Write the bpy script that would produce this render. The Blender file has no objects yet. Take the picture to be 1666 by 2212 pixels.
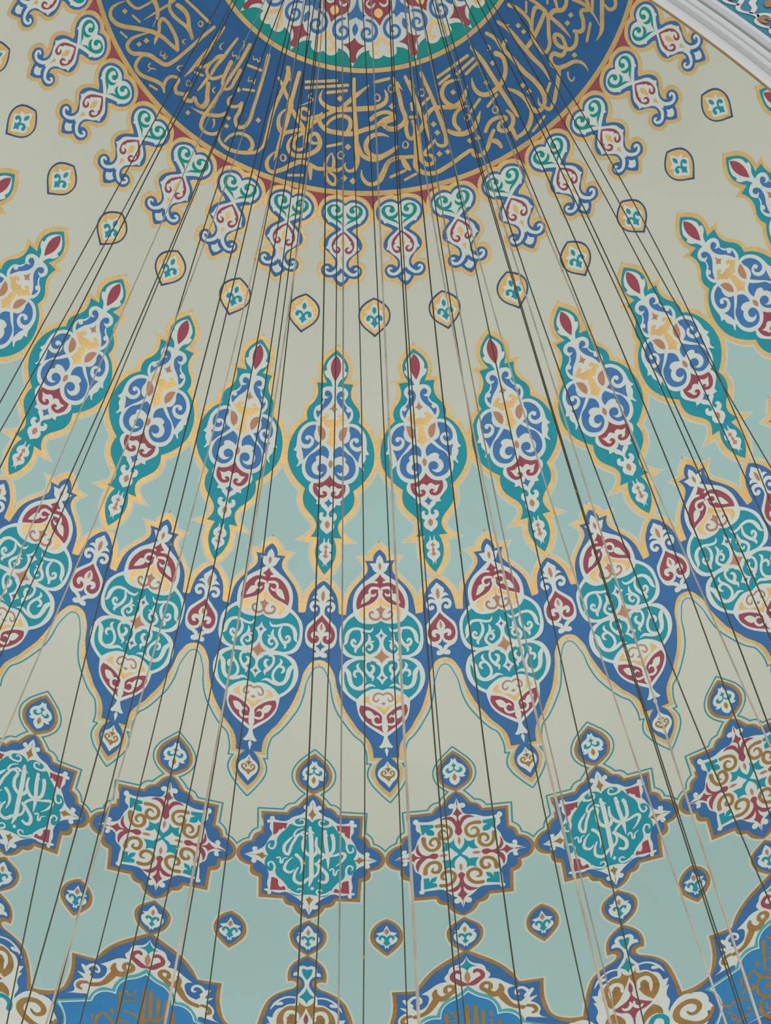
import bpy, math, random
from mathutils import Vector, Matrix
from mathutils.geometry import delaunay_2d_cdt

# ------------------------------------------------------------------ camera, light, exposure
scene = bpy.context.scene
COL = scene.collection
PHI0 = 0.021766950502011048            # azimuth of the dome's first axis
PER = 2 * math.pi / 32                 # the painted rows repeat 32 times round the dome

cam_d = bpy.data.cameras.new('camera')
cam = bpy.data.objects.new('camera', cam_d)
COL.objects.link(cam)
FW = Vector((0.00576314, 0.5418208, 0.84047428))
RT = Vector((9.99973834e-01, 5.52313922e-04, -7.21288024e-03))
UP = Vector((0.00437229, -0.84049385, 0.54180344))
cam.matrix_world = Matrix(((RT.x, UP.x, -FW.x, 0.0), (RT.y, UP.y, -FW.y, -10.63049), (RT.z, UP.z, -FW.z, 0.0), (0, 0, 0, 1)))
cam_d.sensor_fit = 'HORIZONTAL'
cam_d.sensor_width = 36.0
cam_d.lens = 6784.8 / 1666 * 36.0
cam_d.clip_start = 0.1
cam_d.clip_end = 200
scene.camera = cam

world = bpy.data.worlds.new('world')
scene.world = world
world.use_nodes = True
world.node_tree.nodes['Background'].inputs[0].default_value = (1.0, 0.96, 0.95, 1)
world.node_tree.nodes['Background'].inputs[1].default_value = 1.3

def area(name, loc, target, size, power, colour):
    d = bpy.data.lights.new(name, 'AREA')
    d.shape = 'SQUARE'; d.size = size; d.energy = power; d.color = colour
    o = bpy.data.objects.new(name, d); COL.objects.link(o)
    o.location = loc
    o.rotation_euler = (Vector(target) - Vector(loc)).to_track_quat('-Z', 'Y').to_euler()
    return o
area('warm_fill_right', (9, -13, 2), (1, 4, 20), 7, 900, (1.0, 0.95, 0.86))  # warm area lamp added low on the right to brighten that side

vs = scene.view_settings
vs.view_transform = 'Standard'; vs.look = 'None'; vs.gamma = 1; vs.use_curve_mapping = False
vs.exposure = 0.0

# ------------------------------------------------------------------ dome profile (radius, height against arc length)
def prof(t):
    z = 5.4657 + 3.4512 * math.cos(t) - 0.0361 * math.cos(2 * t) - 0.4881 * math.cos(3 * t) + 0.4224 * math.cos(4 * t)
    return 6.9 * math.sin(t), 3 * z
NT = 2100
TAB = []
_s = 0.0
for _i in range(NT + 1):
    _r, _z = prof(_i * 2.1 / NT)
    if _i: _s += math.hypot(_r - TAB[-1][1], _z - TAB[-1][2])
    TAB.append((_s, _r, _z))
def at(s):
    lo, hi = 0, NT
    while hi - lo > 1:
        m = (lo + hi) // 2
        if TAB[m][0] <= s: lo = m
        else: hi = m
    a, b = TAB[lo], TAB[hi]
    f = (s - a[0]) / (b[0] - a[0])
    dr, dz = b[1] - a[1], b[2] - a[2]
    L = math.hypot(dr, dz)
    return a[1] + f * dr, a[2] + f * dz, dz / L, -dr / L       # r, z, inward normal (r, z)
def surf(phi, s, h):
    r, z, nr, nz = at(max(s, 0.0))
    r += nr * h; z += nz * h
    return (r * math.sin(phi), r * math.cos(phi), z)

# ------------------------------------------------------------------ materials
def srgb(c):
    return tuple(((v / 255) / 12.92 if v / 255 <= 0.04045 else ((v / 255 + 0.055) / 1.055) ** 2.4) for v in c)
MATS = {}
def paint(name, rgb, metal=0.0, rough=0.7, vary=0.06, scale=6.0, bump=0.02, spec=0.25):
    m = bpy.data.materials.new(name)
    m.use_nodes = True
    nt = m.node_tree; b = nt.nodes['Principled BSDF']
    tc = nt.nodes.new('ShaderNodeTexCoord')
    n1 = nt.nodes.new('ShaderNodeTexNoise'); n1.inputs['Scale'].default_value = scale; n1.inputs['Detail'].default_value = 6
    nt.links.new(tc.outputs['Object'], n1.inputs['Vector'])
    rp = nt.nodes.new('ShaderNodeValToRGB')
    c = srgb(rgb)
    rp.color_ramp.elements[0].position = 0.3; rp.color_ramp.elements[1].position = 0.7
    rp.color_ramp.elements[0].color = tuple(v * (1 - vary) for v in c) + (1,)
    rp.color_ramp.elements[1].color = tuple(min(1, v * (1 + vary)) for v in c) + (1,)
    nt.links.new(n1.outputs['Fac'], rp.inputs['Fac'])
    nt.links.new(rp.outputs['Color'], b.inputs['Base Color'])
    b.inputs['Metallic'].default_value = metal
    b.inputs['Roughness'].default_value = rough
    b.inputs['Specular IOR Level'].default_value = spec
    if bump:
        n2 = nt.nodes.new('ShaderNodeTexNoise'); n2.inputs['Scale'].default_value = scale * 6; n2.inputs['Detail'].default_value = 4
        nt.links.new(tc.outputs['Object'], n2.inputs['Vector'])
        bp = nt.nodes.new('ShaderNodeBump'); bp.inputs['Strength'].default_value = 0.25; bp.inputs['Distance'].default_value = bump
        nt.links.new(n2.outputs['Fac'], bp.inputs['Height'])
        nt.links.new(bp.outputs['Normal'], b.inputs['Normal'])
    MATS[name] = m
    return m
#PALETTE
paint('cream', (205, 206, 192), vary=0.02, scale=1.2, bump=0.004)
paint('skyplaster', (167, 197, 195), vary=0.03, scale=1.0, bump=0.004)
paint('white', (216, 219, 212), vary=0.02, scale=3)
paint('blue', (64, 112, 166), vary=0.07, scale=5)
paint('cobalt', (70, 122, 178), vary=0.05, scale=5)
paint('ringblue', (49, 98, 150), vary=0.06, scale=6)  # darker blue: light falloff toward the crown is put into the colour
paint('navy', (58, 88, 128), vary=0.05)
paint('skyblue', (58, 132, 188), vary=0.06, scale=4)
paint('teal', (40, 148, 165), vary=0.06, scale=4)
paint('viridian', (26, 146, 140), vary=0.05, scale=5)
paint('tealline', (60, 148, 155), vary=0.05)
paint('tealframe', (80, 172, 182), vary=0.05)
paint('brown', (112, 88, 56), vary=0.06, scale=20)
paint('band_teal', (26, 98, 120), vary=0.05, scale=30)
paint('red', (158, 78, 90), vary=0.05, scale=5)
paint('salmon', (188, 134, 106), vary=0.05)
paint('gold', (228, 188, 122), metal=0.35, rough=0.45, vary=0.09, scale=9, spec=0.5)
paint('gold2', (208, 170, 108), metal=0.35, rough=0.5, vary=0.10, scale=9, spec=0.5)
paint('bronze', (176, 134, 78), metal=0.35, rough=0.45, vary=0.14, scale=10, spec=0.5)  # browner copy of gold: duller sheen lower down is put into the colour
paint('steel', (84, 78, 60), metal=0.5, rough=0.4, vary=0.2, scale=3, bump=0)
paint('pale_cable', (158, 146, 128), metal=0.3, rough=0.35, vary=0.25, scale=4, bump=0)
paint('brass', (200, 160, 80), metal=0.9, rough=0.35, bump=0)
paint('plaster_white', (158, 162, 164), vary=0.02, scale=2, bump=0.003)

# ------------------------------------------------------------------ objects
def tag(o, label, cat, group=None):
    o['label'] = label; o['category'] = cat
    if group: o['group'] = group
    return o
def mesh_obj(name, verts, faces, mat, parent=None, mw=None):
    me = bpy.data.meshes.new(name)
    me.from_pydata(verts, [], faces)
    me.materials.append(MATS[mat])
    me.update()
    o = bpy.data.objects.new(name, me)
    COL.objects.link(o)
    if parent: o.parent = parent
    return o

# ------------------------------------------------------------------ outlines: smooth curves through traced points, '!' marks a corner
def parse(txt):
    out = []
    for tk in txt.split():
        c = tk.endswith('!')
        x, y = tk.rstrip('!').split(',')
        out.append((int(x) / 1000.0, int(y) / 1000.0, c))
    return out
def smooth(pts, closed, w=None, n=4):
    N = len(pts)
    if N < 3 and not closed:
        return ([(p[0], p[1]) for p in pts], w)
    tan = []
    for i, p in enumerate(pts):
        if p[2] or (not closed and i in (0, N - 1)):
            tan.append(None); continue
        a = pts[(i - 1) % N]; b = pts[(i + 1) % N]
        la = math.hypot(p[0] - a[0], p[1] - a[1]) + 1e-9; lb = math.hypot(b[0] - p[0], b[1] - p[1]) + 1e-9
        tx = (p[0] - a[0]) / la * lb + (b[0] - p[0]) / lb * la
        ty = (p[1] - a[1]) / la * lb + (b[1] - p[1]) / lb * la
        L = math.hypot(tx, ty) + 1e-9
        tan.append((tx / L, ty / L))
    out, ow = [], []
    M = N if closed else N - 1
    for i in range(M):
        p, q = pts[i], pts[(i + 1) % N]
        L = math.hypot(q[0] - p[0], q[1] - p[1])
        tp, tq = tan[i], tan[(i + 1) % N]
        k = 0.36 * L
        h1 = (p[0] + tp[0] * k, p[1] + tp[1] * k) if tp else None
        h2 = (q[0] - tq[0] * k, q[1] - tq[1] * k) if tq else None
        m = 1 if not (tp or tq) else max(2, min(n, int(L / 0.012) + 1))
        if h1 is None: h1 = (p[0] + (h2[0] - p[0]) * 0.5, p[1] + (h2[1] - p[1]) * 0.5) if h2 else p
        if h2 is None: h2 = (q[0] + (h1[0] - q[0]) * 0.5, q[1] + (h1[1] - q[1]) * 0.5)
        for j in range(m):
            t = j / m
            a, b, c, d = (1 - t) ** 3, 3 * t * (1 - t) ** 2, 3 * t * t * (1 - t), t ** 3
            out.append((a * p[0] + b * h1[0] + c * h2[0] + d * q[0], a * p[1] + b * h1[1] + c * h2[1] + d * q[1]))
            if w: ow.append(w[min(i, len(w) - 1)] * (1 - t) + w[min(i + 1, len(w) - 1)] * t)
    if not closed:
        out.append((pts[-1][0], pts[-1][1]))
        if w: ow.append(w[min(N - 1, len(w) - 1)])
    return out, ow
def inside(x, y, poly):
    wn = False
    n = len(poly); j = n - 1
    for i in range(n):
        xi, yi = poly[i]; xj, yj = poly[j]
        if (yi > y) != (yj > y) and x < (xj - xi) * (y - yi) / (yj - yi) + xi:
            wn = not wn
        j = i
    return wn
def fill(poly, grid=0.14):
    """triangulate a plane outline with extra inner points so the sheet can follow the dome"""
    clean = []
    for p in poly:
        if not clean or math.hypot(p[0] - clean[-1][0], p[1] - clean[-1][1]) > 0.0008: clean.append(p)
    if len(clean) > 2 and math.hypot(clean[0][0] - clean[-1][0], clean[0][1] - clean[-1][1]) < 0.0008: clean.pop()
    poly = []
    step = grid * 0.8
    for i, p in enumerate(clean):
        q = clean[(i + 1) % len(clean)]
        L = math.hypot(q[0] - p[0], q[1] - p[1]); m = max(1, int(math.ceil(L / step)))
        for j in range(m): poly.append((p[0] + (q[0] - p[0]) * j / m, p[1] + (q[1] - p[1]) * j / m))
    n = len(poly)
    vs_ = [Vector(p) for p in poly]
    x0 = min(p[0] for p in poly); x1 = max(p[0] for p in poly); y0 = min(p[1] for p in poly); y1 = max(p[1] for p in poly)
    if max(x1 - x0, y1 - y0) > grid * 1.5:
        nx = int((x1 - x0) / grid); ny = int((y1 - y0) / grid)
        for i in range(nx + 1):
            for j in range(ny + 1):
                x = x0 + (i + 0.5) * grid; y = y0 + (j + 0.5) * grid
                if inside(x, y, poly): vs_.append(Vector((x, y)))
    r = delaunay_2d_cdt(vs_, [(i, (i + 1) % n) for i in range(n)], [], 0, 1e-5)
    vo, fo = r[0], r[2]
    tris = []
    for f in fo:
        cx = sum(vo[i].x for i in f) / len(f); cy = sum(vo[i].y for i in f) / len(f)
        if inside(cx, cy, poly): tris.append(tuple(f))
    return [(v.x, v.y) for v in vo], tris
def ribbon(pts, w):
    """sheet along a line with a changing width, rounded ends"""
    V, F = [], []
    n = len(pts)
    if n < 2: return V, F
    for i in range(n):
        a = pts[max(i - 1, 0)]; b = pts[min(i + 1, n - 1)]
        dx, dy = b[0] - a[0], b[1] - a[1]
        if 0 < i < n - 1:
            ux, uy = pts[i][0] - a[0], pts[i][1] - a[1]; vx, vy = b[0] - pts[i][0], b[1] - pts[i][1]
            lu = math.hypot(ux, uy) + 1e-9; lv = math.hypot(vx, vy) + 1e-9
            dx, dy = ux / lu + vx / lv, uy / lu + vy / lv
        L = math.hypot(dx, dy) + 1e-9
        miter = 1.0
        if 0 < i < n - 1: miter = min(1.6, 2.0 / L) if L > 1e-3 else 1.0
        h = w[i] / 2 * miter
        V.append((pts[i][0] - dy / L * h, pts[i][1] + dx / L * h)); V.append((pts[i][0] + dy / L * h, pts[i][1] - dx / L * h))
        if i: F.append((2 * i - 2, 2 * i - 1, 2 * i + 1, 2 * i))
    for e in (0, n - 1):
        if w[e] > 0.02:
            c = len(V); V.append(pts[e])
            q = pts[1] if e == 0 else pts[n - 2]
            ang = math.atan2(pts[e][1] - q[1], pts[e][0] - q[0])
            for k in range(7):
                th = ang - math.pi / 2 + math.pi * k / 6
                V.append((pts[e][0] + math.cos(th) * w[e] / 2, pts[e][1] + math.sin(th) * w[e] / 2))
                if k: F.append((c, c + k, c + k + 1))
    return V, F
LV = 0.0022                                            # one coat of paint relief
def rim_of(poly, w):
    return ribbon(list(poly) + [poly[0], poly[1]], [w] * (len(poly) + 2))
class Sheet:
    """collects plane shapes of one part, then lays them on the dome with a small thickness"""
    def __init__(self): self.V = []; self.F = []
    def lean(self):
        """the painters let the lower tips of this row drift a little to one side"""
        self.V = [(x + 0.05 * max(0.0, min(1.0, (y - 0.1) / 1.2)) * max(0.0, 1 - abs(x) / 0.55), y) for x, y in self.V]
    def add(self, V, F):
        b = len(self.V); self.V += V; self.F += [tuple(i + b for i in f) for f in F]
    def build(self, name, mat, parent, rc, sm, h, base_phi, inv, reps=(0.0,), thick=LV):
        V3, F3 = [], []
        edge = {}
        for f in self.F:
            for i in range(len(f)):
                a, b = f[i], f[(i + 1) % len(f)]
                edge[(min(a, b), max(a, b))] = edge.get((min(a, b), max(a, b)), 0) + 1
        sk = [e for e, c in edge.items() if c == 1]
        for rp in reps:
            b0 = len(V3); n = len(self.V)
            for (x, y) in self.V: V3.append(surf(base_phi + rp + x / rc, sm + y, h))
            F3 += [tuple(i + b0 for i in f) for f in self.F]
            b1 = len(V3); ids = {}
            for a, b in sk:
                for i in (a, b):
                    if i not in ids:
                        ids[i] = len(V3)
                        x, y = self.V[i]
                        V3.append(surf(base_phi + rp + x / rc, sm + y, h - thick))
                F3.append((a + b0, b + b0, ids[b], ids[a]))
        if inv is not None: V3 = [tuple(inv @ Vector(v)) for v in V3]
        return mesh_obj(name, V3, F3, mat, parent)
MOTIFS = {
 'hanging_heart_pendant': (-0.5, 2.7516, 3.0603, [
  ('H', 'gold_border', 'gold', 0, '0,-423! 52,-438 104,-438 165,-421 219,-389 258,-338 272,-276 259,-218 225,-167 178,-126 133,-106! 176,-62 203,-12 208,30 193,79 159,112 126,136 107,161! 146,166 183,184 203,224 205,266 188,314 156,347 114,358 83,351! 62,383 36,413 0,438!'),
  ('H', 'blue_field', 'blue', 1, '0,-363! 48,-395 100,-400 161,-382 208,-345 232,-300 231,-254 211,-210 178,-177 137,-154 98,-135 77,-111! 121,-77 155,-37 173,7 169,48 144,78 106,106 77,140 57,180 60,208 72,227! 90,206 126,196 163,219 174,257 160,297 129,321 95,322 70,317! 48,354 26,380 0,401!'),
  ('H', 'white_scroll', 'white', 2, '0,-338! 46,-369 98,-374 157,-353 199,-313 206,-266 189,-227 161,-198 152,-178! 131,-187! 81,-164 21,-127! 66,-87 105,-56 130,-21 136,17 143,41 153,56! 123,68! 107,92 79,117 56,138 36,178 17,213 0,244!'),
  ('S', 'white_scroll', 'white', 2, '23,172 21,204 33,238 57,267 93,287 128,277 143,253 138,234 123,230 111,243', '36 34 31 29 26 26 22 20 20 13'),
  ('P', 'teal_scroll', 'viridian', 3, '-2,-148! 34,-177 84,-201 135,-228 168,-262 178,-297 160,-332 116,-347 75,-342 48,-319 48,-286 72,-273 95,-283 99,-301! 87,-311 83,-320 99,-331 124,-328 140,-306 134,-274 115,-249 77,-245 44,-257 20,-284! 16,-256 30,-233 75,-216! 40,-202 22,-178'),
  ('P', 'red_scroll', 'red', 3, '-2,-108! 55,-65 89,-25 102,18 94,59 76,89 49,98 23,82 22,52 44,36 64,42! 48,47 39,63 46,75 64,70 84,48 85,28 67,8! 72,-8 53,-31 36,-55 -2,-90!'),
  ('H', 'gold_bud', 'gold', 3, '0,-41! 24,-12 20,20 0,60!'),
  ('H', 'gold_bud', 'gold', 3, '0,113! 7,126 24,132! 9,153 0,198!'),
  ('H', 'white_diamond', 'white', 2, '0,268! 13,292 42,310! 27,343 0,360!'),
 ]),
 'red_spandrel': (0, 2.4504, 2.684, [
  ('H', 'x', 'red', 0, '0,-68! 241,-62! 241,-43! 149,-53 98,-50 57,-29 18,17 0,68!'),
 ]),
 'almond_drop': (0, 3.2775, 3.7345, [
  ('H', 'blue_outline', 'navy', 0, '0,-182! 55,-156 103,-121 135,-80 146,-29 144,7 128,53 95,96 47,139 0,182!'),
  ('H', 'gold_field', 'gold', 1, '0,-165! 45,-141 96,-103 123,-65 132,-19 127,17 108,57 75,96 37,127 0,158!'),
  ('H', 'white_flower', 'white', 2, '0,-135! 18,-115 32,-85 46,-62! 87,-58! 77,-42 65,-24! 89,-6 100,19 88,37 59,65 40,86 22,107 0,123!'),
  ('H', 'teal_leaf', 'teal', 3, '0,-97! 18,-72 16,-49 0,-29!'),
  ('H', 'teal_leaf', 'teal', 3, '0,11! 13,-8 35,-19 61,-14 73,7 72,27 58,35 42,25 42,8! 26,6 16,20 18,38 38,55! 17,71 0,100!'),
 ]),
 'teal_medallion': (-0.5, 4.2947, 5.061, [
  ('H', 'gold_border', 'gold', 0, '0,-1063! 68,-1024 132,-970 173,-905 183,-837 153,-744! 265,-738! 225,-704 204,-650 213,-587 256,-522 287,-468 299,-416 292,-378! 360,-320 406,-224 428,-126 431,-42 412,67 398,97 344,185 296,240 248,279! 255,335 246,406 213,469 163,525 125,571 122,615 162,674 229,725! 112,727! 119,797 115,874 85,954 44,1025 0,1063!'),
  ('H', 'teal_field', 'teal', 1, '0,-1018! 65,-969 114,-915 135,-852 124,-791 83,-716! 187,-710! 170,-659 168,-603 197,-539 246,-478 259,-426 244,-369! 317,-303 365,-218 392,-114 391,-19 385,18 351,102 291,184 207,258! 219,331 203,407 162,464 113,520 90,568 92,618 126,687! 56,687! 76,749 82,816 65,903 33,972 0,1019!'),
  ('H', 'white_scroll', 'white', 2, '0,-978! 69,-929 101,-871 99,-826 123,-822! 104,-781 50,-740 24,-683! 71,-683 120,-662 139,-622 127,-589 104,-563! 128,-522 180,-484 194,-438 183,-389 151,-353! 215,-347 281,-301 316,-241 325,-167 325,-117 348,-75! 313,-68! 315,-29 288,23 305,70! 287,66! 267,42 254,35! 252,90 230,144 190,184 159,197! 177,238 172,271 137,317 97,358! 106,390! 63,389! 59,405 32,431 11,457 9,479 21,501 38,495 40,476 30,471! 56,461 75,489 68,522 40,542! 57,576 50,609 22,635 0,655!'),
  ('H', 'white_scroll', 'white', 2, '0,710! 5,733 13,700 24,687! 22,723 51,764 47,802 24,817! 45,835 50,868 22,905 11,926 22,949! 7,937 0,914!'),
  ('H', 'red_bud', 'red', 3, '0,-970! 41,-920 54,-863 44,-808 19,-759 0,-732!'),
  ('P', 'blue_scroll', 'cobalt', 3, '101,-619! 81,-644 50,-639 23,-602 26,-563 49,-522 94,-477! 122,-439 145,-390! 166,-424 169,-466! 153,-453 135,-457 122,-478 135,-496! 109,-518 99,-541 95,-569! 70,-574 52,-596! 78,-590 96,-603'),
  ('H', 'salmon_bud', 'salmon', 3, '0,-536! 14,-499 43,-477! 16,-468 0,-447!'),
  ('H', 'gold_vase', 'gold', 3, '0,-388! 28,-376 64,-384 75,-406! 56,-396 39,-414 55,-431 85,-424 101,-401 124,-388 125,-366! 85,-341 60,-309! 19,-309! 31,-261 34,-211 57,-168! 22,-150 0,-116!'),
  ('P', 'salmon_bud', 'salmon', 3, '142,-320! 95,-307 66,-270 63,-226 84,-188! 111,-211 132,-259'),
  ('P', 'blue_scroll', 'cobalt', 3, '163,-327! 229,-304 271,-257 287,-200 275,-156 242,-139 204,-153 194,-182 214,-202! 215,-185 234,-178 252,-198 241,-219 204,-222 167,-190 169,-150 195,-115 233,-100 279,-109! 260,-63 246,2! 211,-46 150,-113 108,-164! 156,-191 171,-239 158,-291!'),
  ('P', 'blue_scroll', 'cobalt', 3, '81,-144! 40,-119 21,-78 29,-25! 59,-44 109,-51 136,-32 129,-1! 156,25 167,65 150,108 116,128 79,119 56,89! 88,100 117,72 109,38 71,23 37,44 30,76 49,128 95,164 149,160 194,134 222,82 220,15 195,-44 147,-80'),
  ('H', 'salmon_bud', 'salmon', 3, '0,-15! 18,9 17,37 0,63!'),
  ('P', 'red_scroll', 'red', 3, '-2,119! 31,165 72,193 137,204! 139,257 117,305 84,330 48,330 18,308 19,281 46,269 61,289! 45,291 55,305 78,299 93,269 114,235! 69,237 38,216 12,225 -2,241!'),
  ('H', 'blue_diamond', 'cobalt', 3, '0,332! 15,361 37,373! 16,391 0,418!'),
  ('H', 'salmon_bud', 'salmon', 3, '0,534! 20,563 0,606!'),
  ('H', 'salmon_bud', 'salmon', 3, '0,741! 6,760 22,774! 7,783 12,816! 9,841 26,857! 5,868 0,892!'),
 ]),
 'blue_cartouche': (0, 5.7381, 6.9632, [
  ('H', 'white_frame', 'white', 1, '0,-1069! 32,-1030 39,-995! 105,-993! 82,-961 63,-927 31,-909! 109,-858 206,-790 256,-715 271,-628 264,-554! 334,-495 382,-425 391,-339 385,-253 349,-179 257,-137! 325,-107 371,-33 379,67 346,152 295,211 233,257! 223,331 206,391 159,459 88,521 14,577! 36,645 59,676! 36,687 16,679! 0,681!'),
  ('H', 'white_frame', 'white', 1, '0,681! 15,708 9,736 0,772!'),
  ('H', 'white_frame', 'white', 1, '0,810! 28,855 66,889 80,931 66,981 33,1018 0,1069!'),
  ('H', 'salmon_bud', 'salmon', 2, '0,-1000! 15,-972 0,-928!'),
  ('H', 'teal_lobe', 'teal', 2, '0,-477! 31,-458 116,-448 200,-465 254,-519! 316,-473 354,-403 363,-322 347,-248 303,-188 239,-160 181,-162 122,-169! 63,-197 24,-228 0,-253!'),
  ('H', 'teal_lobe', 'teal', 2, '0,-82! 47,-103 87,-115 129,-118! 219,-122 279,-94 328,-34 338,32 329,99 301,164 223,230! 193,197 148,164 83,138 25,142 0,153!'),
  ('S', 'white_vine', 'white', 3, '74,-420 93,-387 141,-385 213,-405 273,-399 309,-366 324,-323 329,-283 349,-256', '5 21 23 24 27 35 39 29 6'),
  ('S', 'white_vine', 'white', 3, '195,-388 176,-347 181,-301 205,-261 226,-238 241,-203 232,-189', '12 25 29 29 29 23 5'),
  ('S', 'white_vine', 'white', 3, '220,-247 259,-252 276,-284 258,-304 241,-290 247,-275', '29 27 24 21 17 9'),
  ('S', 'white_vine', 'white', 3, '93,-162 145,-183 165,-221 144,-261 116,-290 110,-318 120,-356', '17 24 27 27 29 27 5'),
  ('S', 'white_vine', 'white', 3, '123,-275 90,-261 92,-226 115,-215 127,-232', '23 24 21 17 9'),
  ('S', 'white_vine', 'white', 3, '116,-284 87,-289 65,-294', '21 17 3'),
  ('H', 'white_vine', 'white', 3, '0,-414! 15,-374 58,-343! 28,-311 18,-265 36,-219 76,-174! 0,-196!'),
  ('H', 'blue_diamond', 'blue', 4, '0,-365! 7,-350 21,-341! 8,-333 0,-316!'),
  ('H', 'salmon_diamond', 'salmon', 4, '0,-227! 23,-179 74,-148! 20,-121 0,-86!'),
  ('P', 'red_petal', 'red', 2, '-2,-897! 25,-863 58,-839! 23,-820 84,-817 135,-798 193,-744 231,-669 237,-623 227,-577! 162,-605 100,-628 49,-662 20,-708 22,-748 -2,-759!'),
  ('S', 'white_vine', 'white', 3, '6,-762 47,-771 91,-766 108,-732 86,-703 55,-708 43,-725', '18 25 25 24 22 18 8'),
  ('P', 'white_vine', 'white', 3, '92,-717! 149,-712 174,-675 193,-626! 131,-650 99,-680'),
  ('P', 'gold_petal', 'gold', 2, '-2,-690! 24,-662 88,-617 162,-589 203,-560! 191,-514 133,-482! 148,-531 126,-565 76,-594 26,-610 -2,-635!'),
  ('P', 'salmon_curl', 'salmon', 2, '-2,-627! 13,-595 48,-583! 24,-558 10,-518 -2,-503! -2,-552!'),
  ('S', 'salmon_curl', 'salmon', 2, '1,-526 26,-492 66,-490 102,-511 105,-545 83,-556 70,-539', '14 21 21 21 19 18 8'),
  ('S', 'white_vine', 'white', 3, '320,-34 298,-1 287,58 259,117 211,137 153,124 107,104 60,120', '33 43 39 33 29 29 26 4'),
  ('S', 'white_vine', 'white', 3, '211,129 165,97 157,44 182,-9 210,-42 221,-72 203,-95', '24 24 24 24 24 24 4'),
  ('S', 'white_vine', 'white', 3, '204,-22 240,-19 247,15 225,34', '20 26 24 10'),
  ('S', 'white_vine', 'white', 3, '100,-114 140,-108 151,-62 132,-15 104,15 84,32 90,68', '20 22 22 26 33 29 4'),
  ('S', 'white_vine', 'white', 3, '103,-2 76,-34 82,-68 104,-74', '29 29 24 11'),
  ('H', 'white_vine', 'white', 3, '0,-102! 54,-107 16,-60 15,-7 53,39! 22,66 0,103!'),
  ('H', 'blue_diamond', 'blue', 4, '0,14! 11,33 27,38! 8,47 0,67!'),
  ('P', 'gold_petal', 'gold', 2, '117,194! 156,217 176,257! 114,278 59,312 29,346 -2,375! -2,334 39,299 89,285 119,244'),
  ('S', 'salmon_curl', 'salmon', 2, '-1,198 27,180 59,185 81,211 80,245 53,252 41,225', '10 16 16 16 14 14 7'),
  ('H', 'salmon_curl', 'salmon', 2, '0,256! 13,270 25,271! 0,290!'),
  ('P', 'red_petal', 'red', 2, '196,287! 207,331 181,398 122,466 62,508 12,542! 26,502 20,468! 25,441 20,394 66,342 128,304'),
  ('P', 'white_vine', 'white', 3, '166,339! 123,338 93,365 79,399 120,413 155,378'),
  ('S', 'white_vine', 'white', 3, '84,392 97,433 79,463 42,468 14,458', '17 22 22 22 13'),
  ('S', 'white_vine', 'white', 3, '85,399 59,389 42,410', '17 17 6'),
  ('P', 'bronze_scroll', 'bronze', 2, '-2,831! -2,869 29,886! 11,901 -2,933! -2,877'),
  ('S', 'bronze_scroll', 'bronze', 2, '7,972 38,957 51,932 41,911 23,913 20,933 31,943', '23 18 16 14 14 13 6'),
  ('H', 'bronze_scroll', 'bronze', 2, '0,951! 18,961 35,964! 14,990 0,1013!'),
 ]),
 'blue_band': (0, 5.7512, 6.9822, [
  ('H', 'gold_border', 'gold', 0, '0,-1198! 67,-1147 108,-1107 114,-1073! 234,-1070! 181,-1021 161,-964 174,-924 226,-872 289,-808 332,-750 353,-697 362,-669! 370,-680! 385,-710 403,-752 430,-784 478,-837 565,-876 565,-886! 565,-102! 528,-89 495,-66 466,-30 443,12 412,178 389,261 354,334 282,450 239,518 196,559 162,617 146,690 137,784! 61,785! 105,827 131,897 114,975 72,1055 0,1148!'),
  ('H', 'blue_field', 'blue', 1, '0,-1137! 47,-1101 68,-1061 68,-1035! 154,-1036! 131,-998 128,-941 161,-895 219,-837 276,-774 313,-704 327,-629 335,-546! 394,-550! 407,-565! 413,-634 432,-710 472,-772 504,-809 565,-847! 565,-133! 522,-125 485,-102 456,-61 427,-7 404,101 373,200 324,320 258,426 222,487 175,542 130,611 109,687 106,757! 32,758! 75,813 99,897 74,998 42,1049 0,1097!'),
  ('S', 'teal_outline', 'tealline', 0, '565,-72! 539,-66 515,-43 488,12 461,79 443,189 399,328 344,421 285,508 243,559 190,610 169,672 157,742 161,815! 125,816! 149,868 156,939 138,996 86,1084 0,1198!', '8 8 8 8 8 12 12 12 12 12 12 12 12 12 12 12 12 12 12 12'),
 ]),
 'palmette_bud': (0.5, 5.4015, 6.5, [
  ('H', 'white_scroll', 'white', 1, '0,-328! 33,-294 60,-266 56,-239 44,-226! 66,-232 85,-220 101,-200! 69,-202 39,-186 27,-167! 62,-181 99,-170 117,-141 113,-110 93,-86 63,-83 43,-104 50,-119 72,-122 73,-109! 90,-123 79,-144 52,-146 27,-128 20,-97 25,-63 54,-31 93,9 126,45 139,100 138,161 123,212 96,239 55,256 25,289! 41,283 59,299 57,321 33,328 0,316!'),
  ('P', 'red_heart', 'red', 2, '-1,-56! 25,-24 82,36 111,77 122,123 111,172 84,199 46,200 19,177 20,146 40,131 59,138! 46,152 56,164 80,153 88,122 71,98 47,94 22,104! 39,75 32,45 -1,5!'),
  ('H', 'blue_diamond', 'blue', 2, '0,171! 6,200 43,229! 17,242 0,275!'),
  ('H', 'salmon_bud', 'salmon', 2, '0,-277! 14,-248 15,-205 0,-175!'),
  ('H', 'salmon_bud', 'salmon', 3, '0,22! 10,52 0,88!'),
 ]),
 'blue_finial': (0.5, 6.2903, 7.9085, [
  ('H', 'bronze_border', 'bronze', 0, '0,-199! 71,-144 135,-71 161,18 137,100 73,159 0,199!'),
  ('H', 'blue_field', 'blue', 1, '0,-167! 60,-118 115,-45 131,23 107,96 57,138 0,170!'),
  ('H', 'white_flower', 'white', 2, '0,-109! 19,-124! 33,-83 81,-50 102,10 78,40! 98,55! 63,64 40,52! 46,89 33,116 0,140!'),
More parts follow.
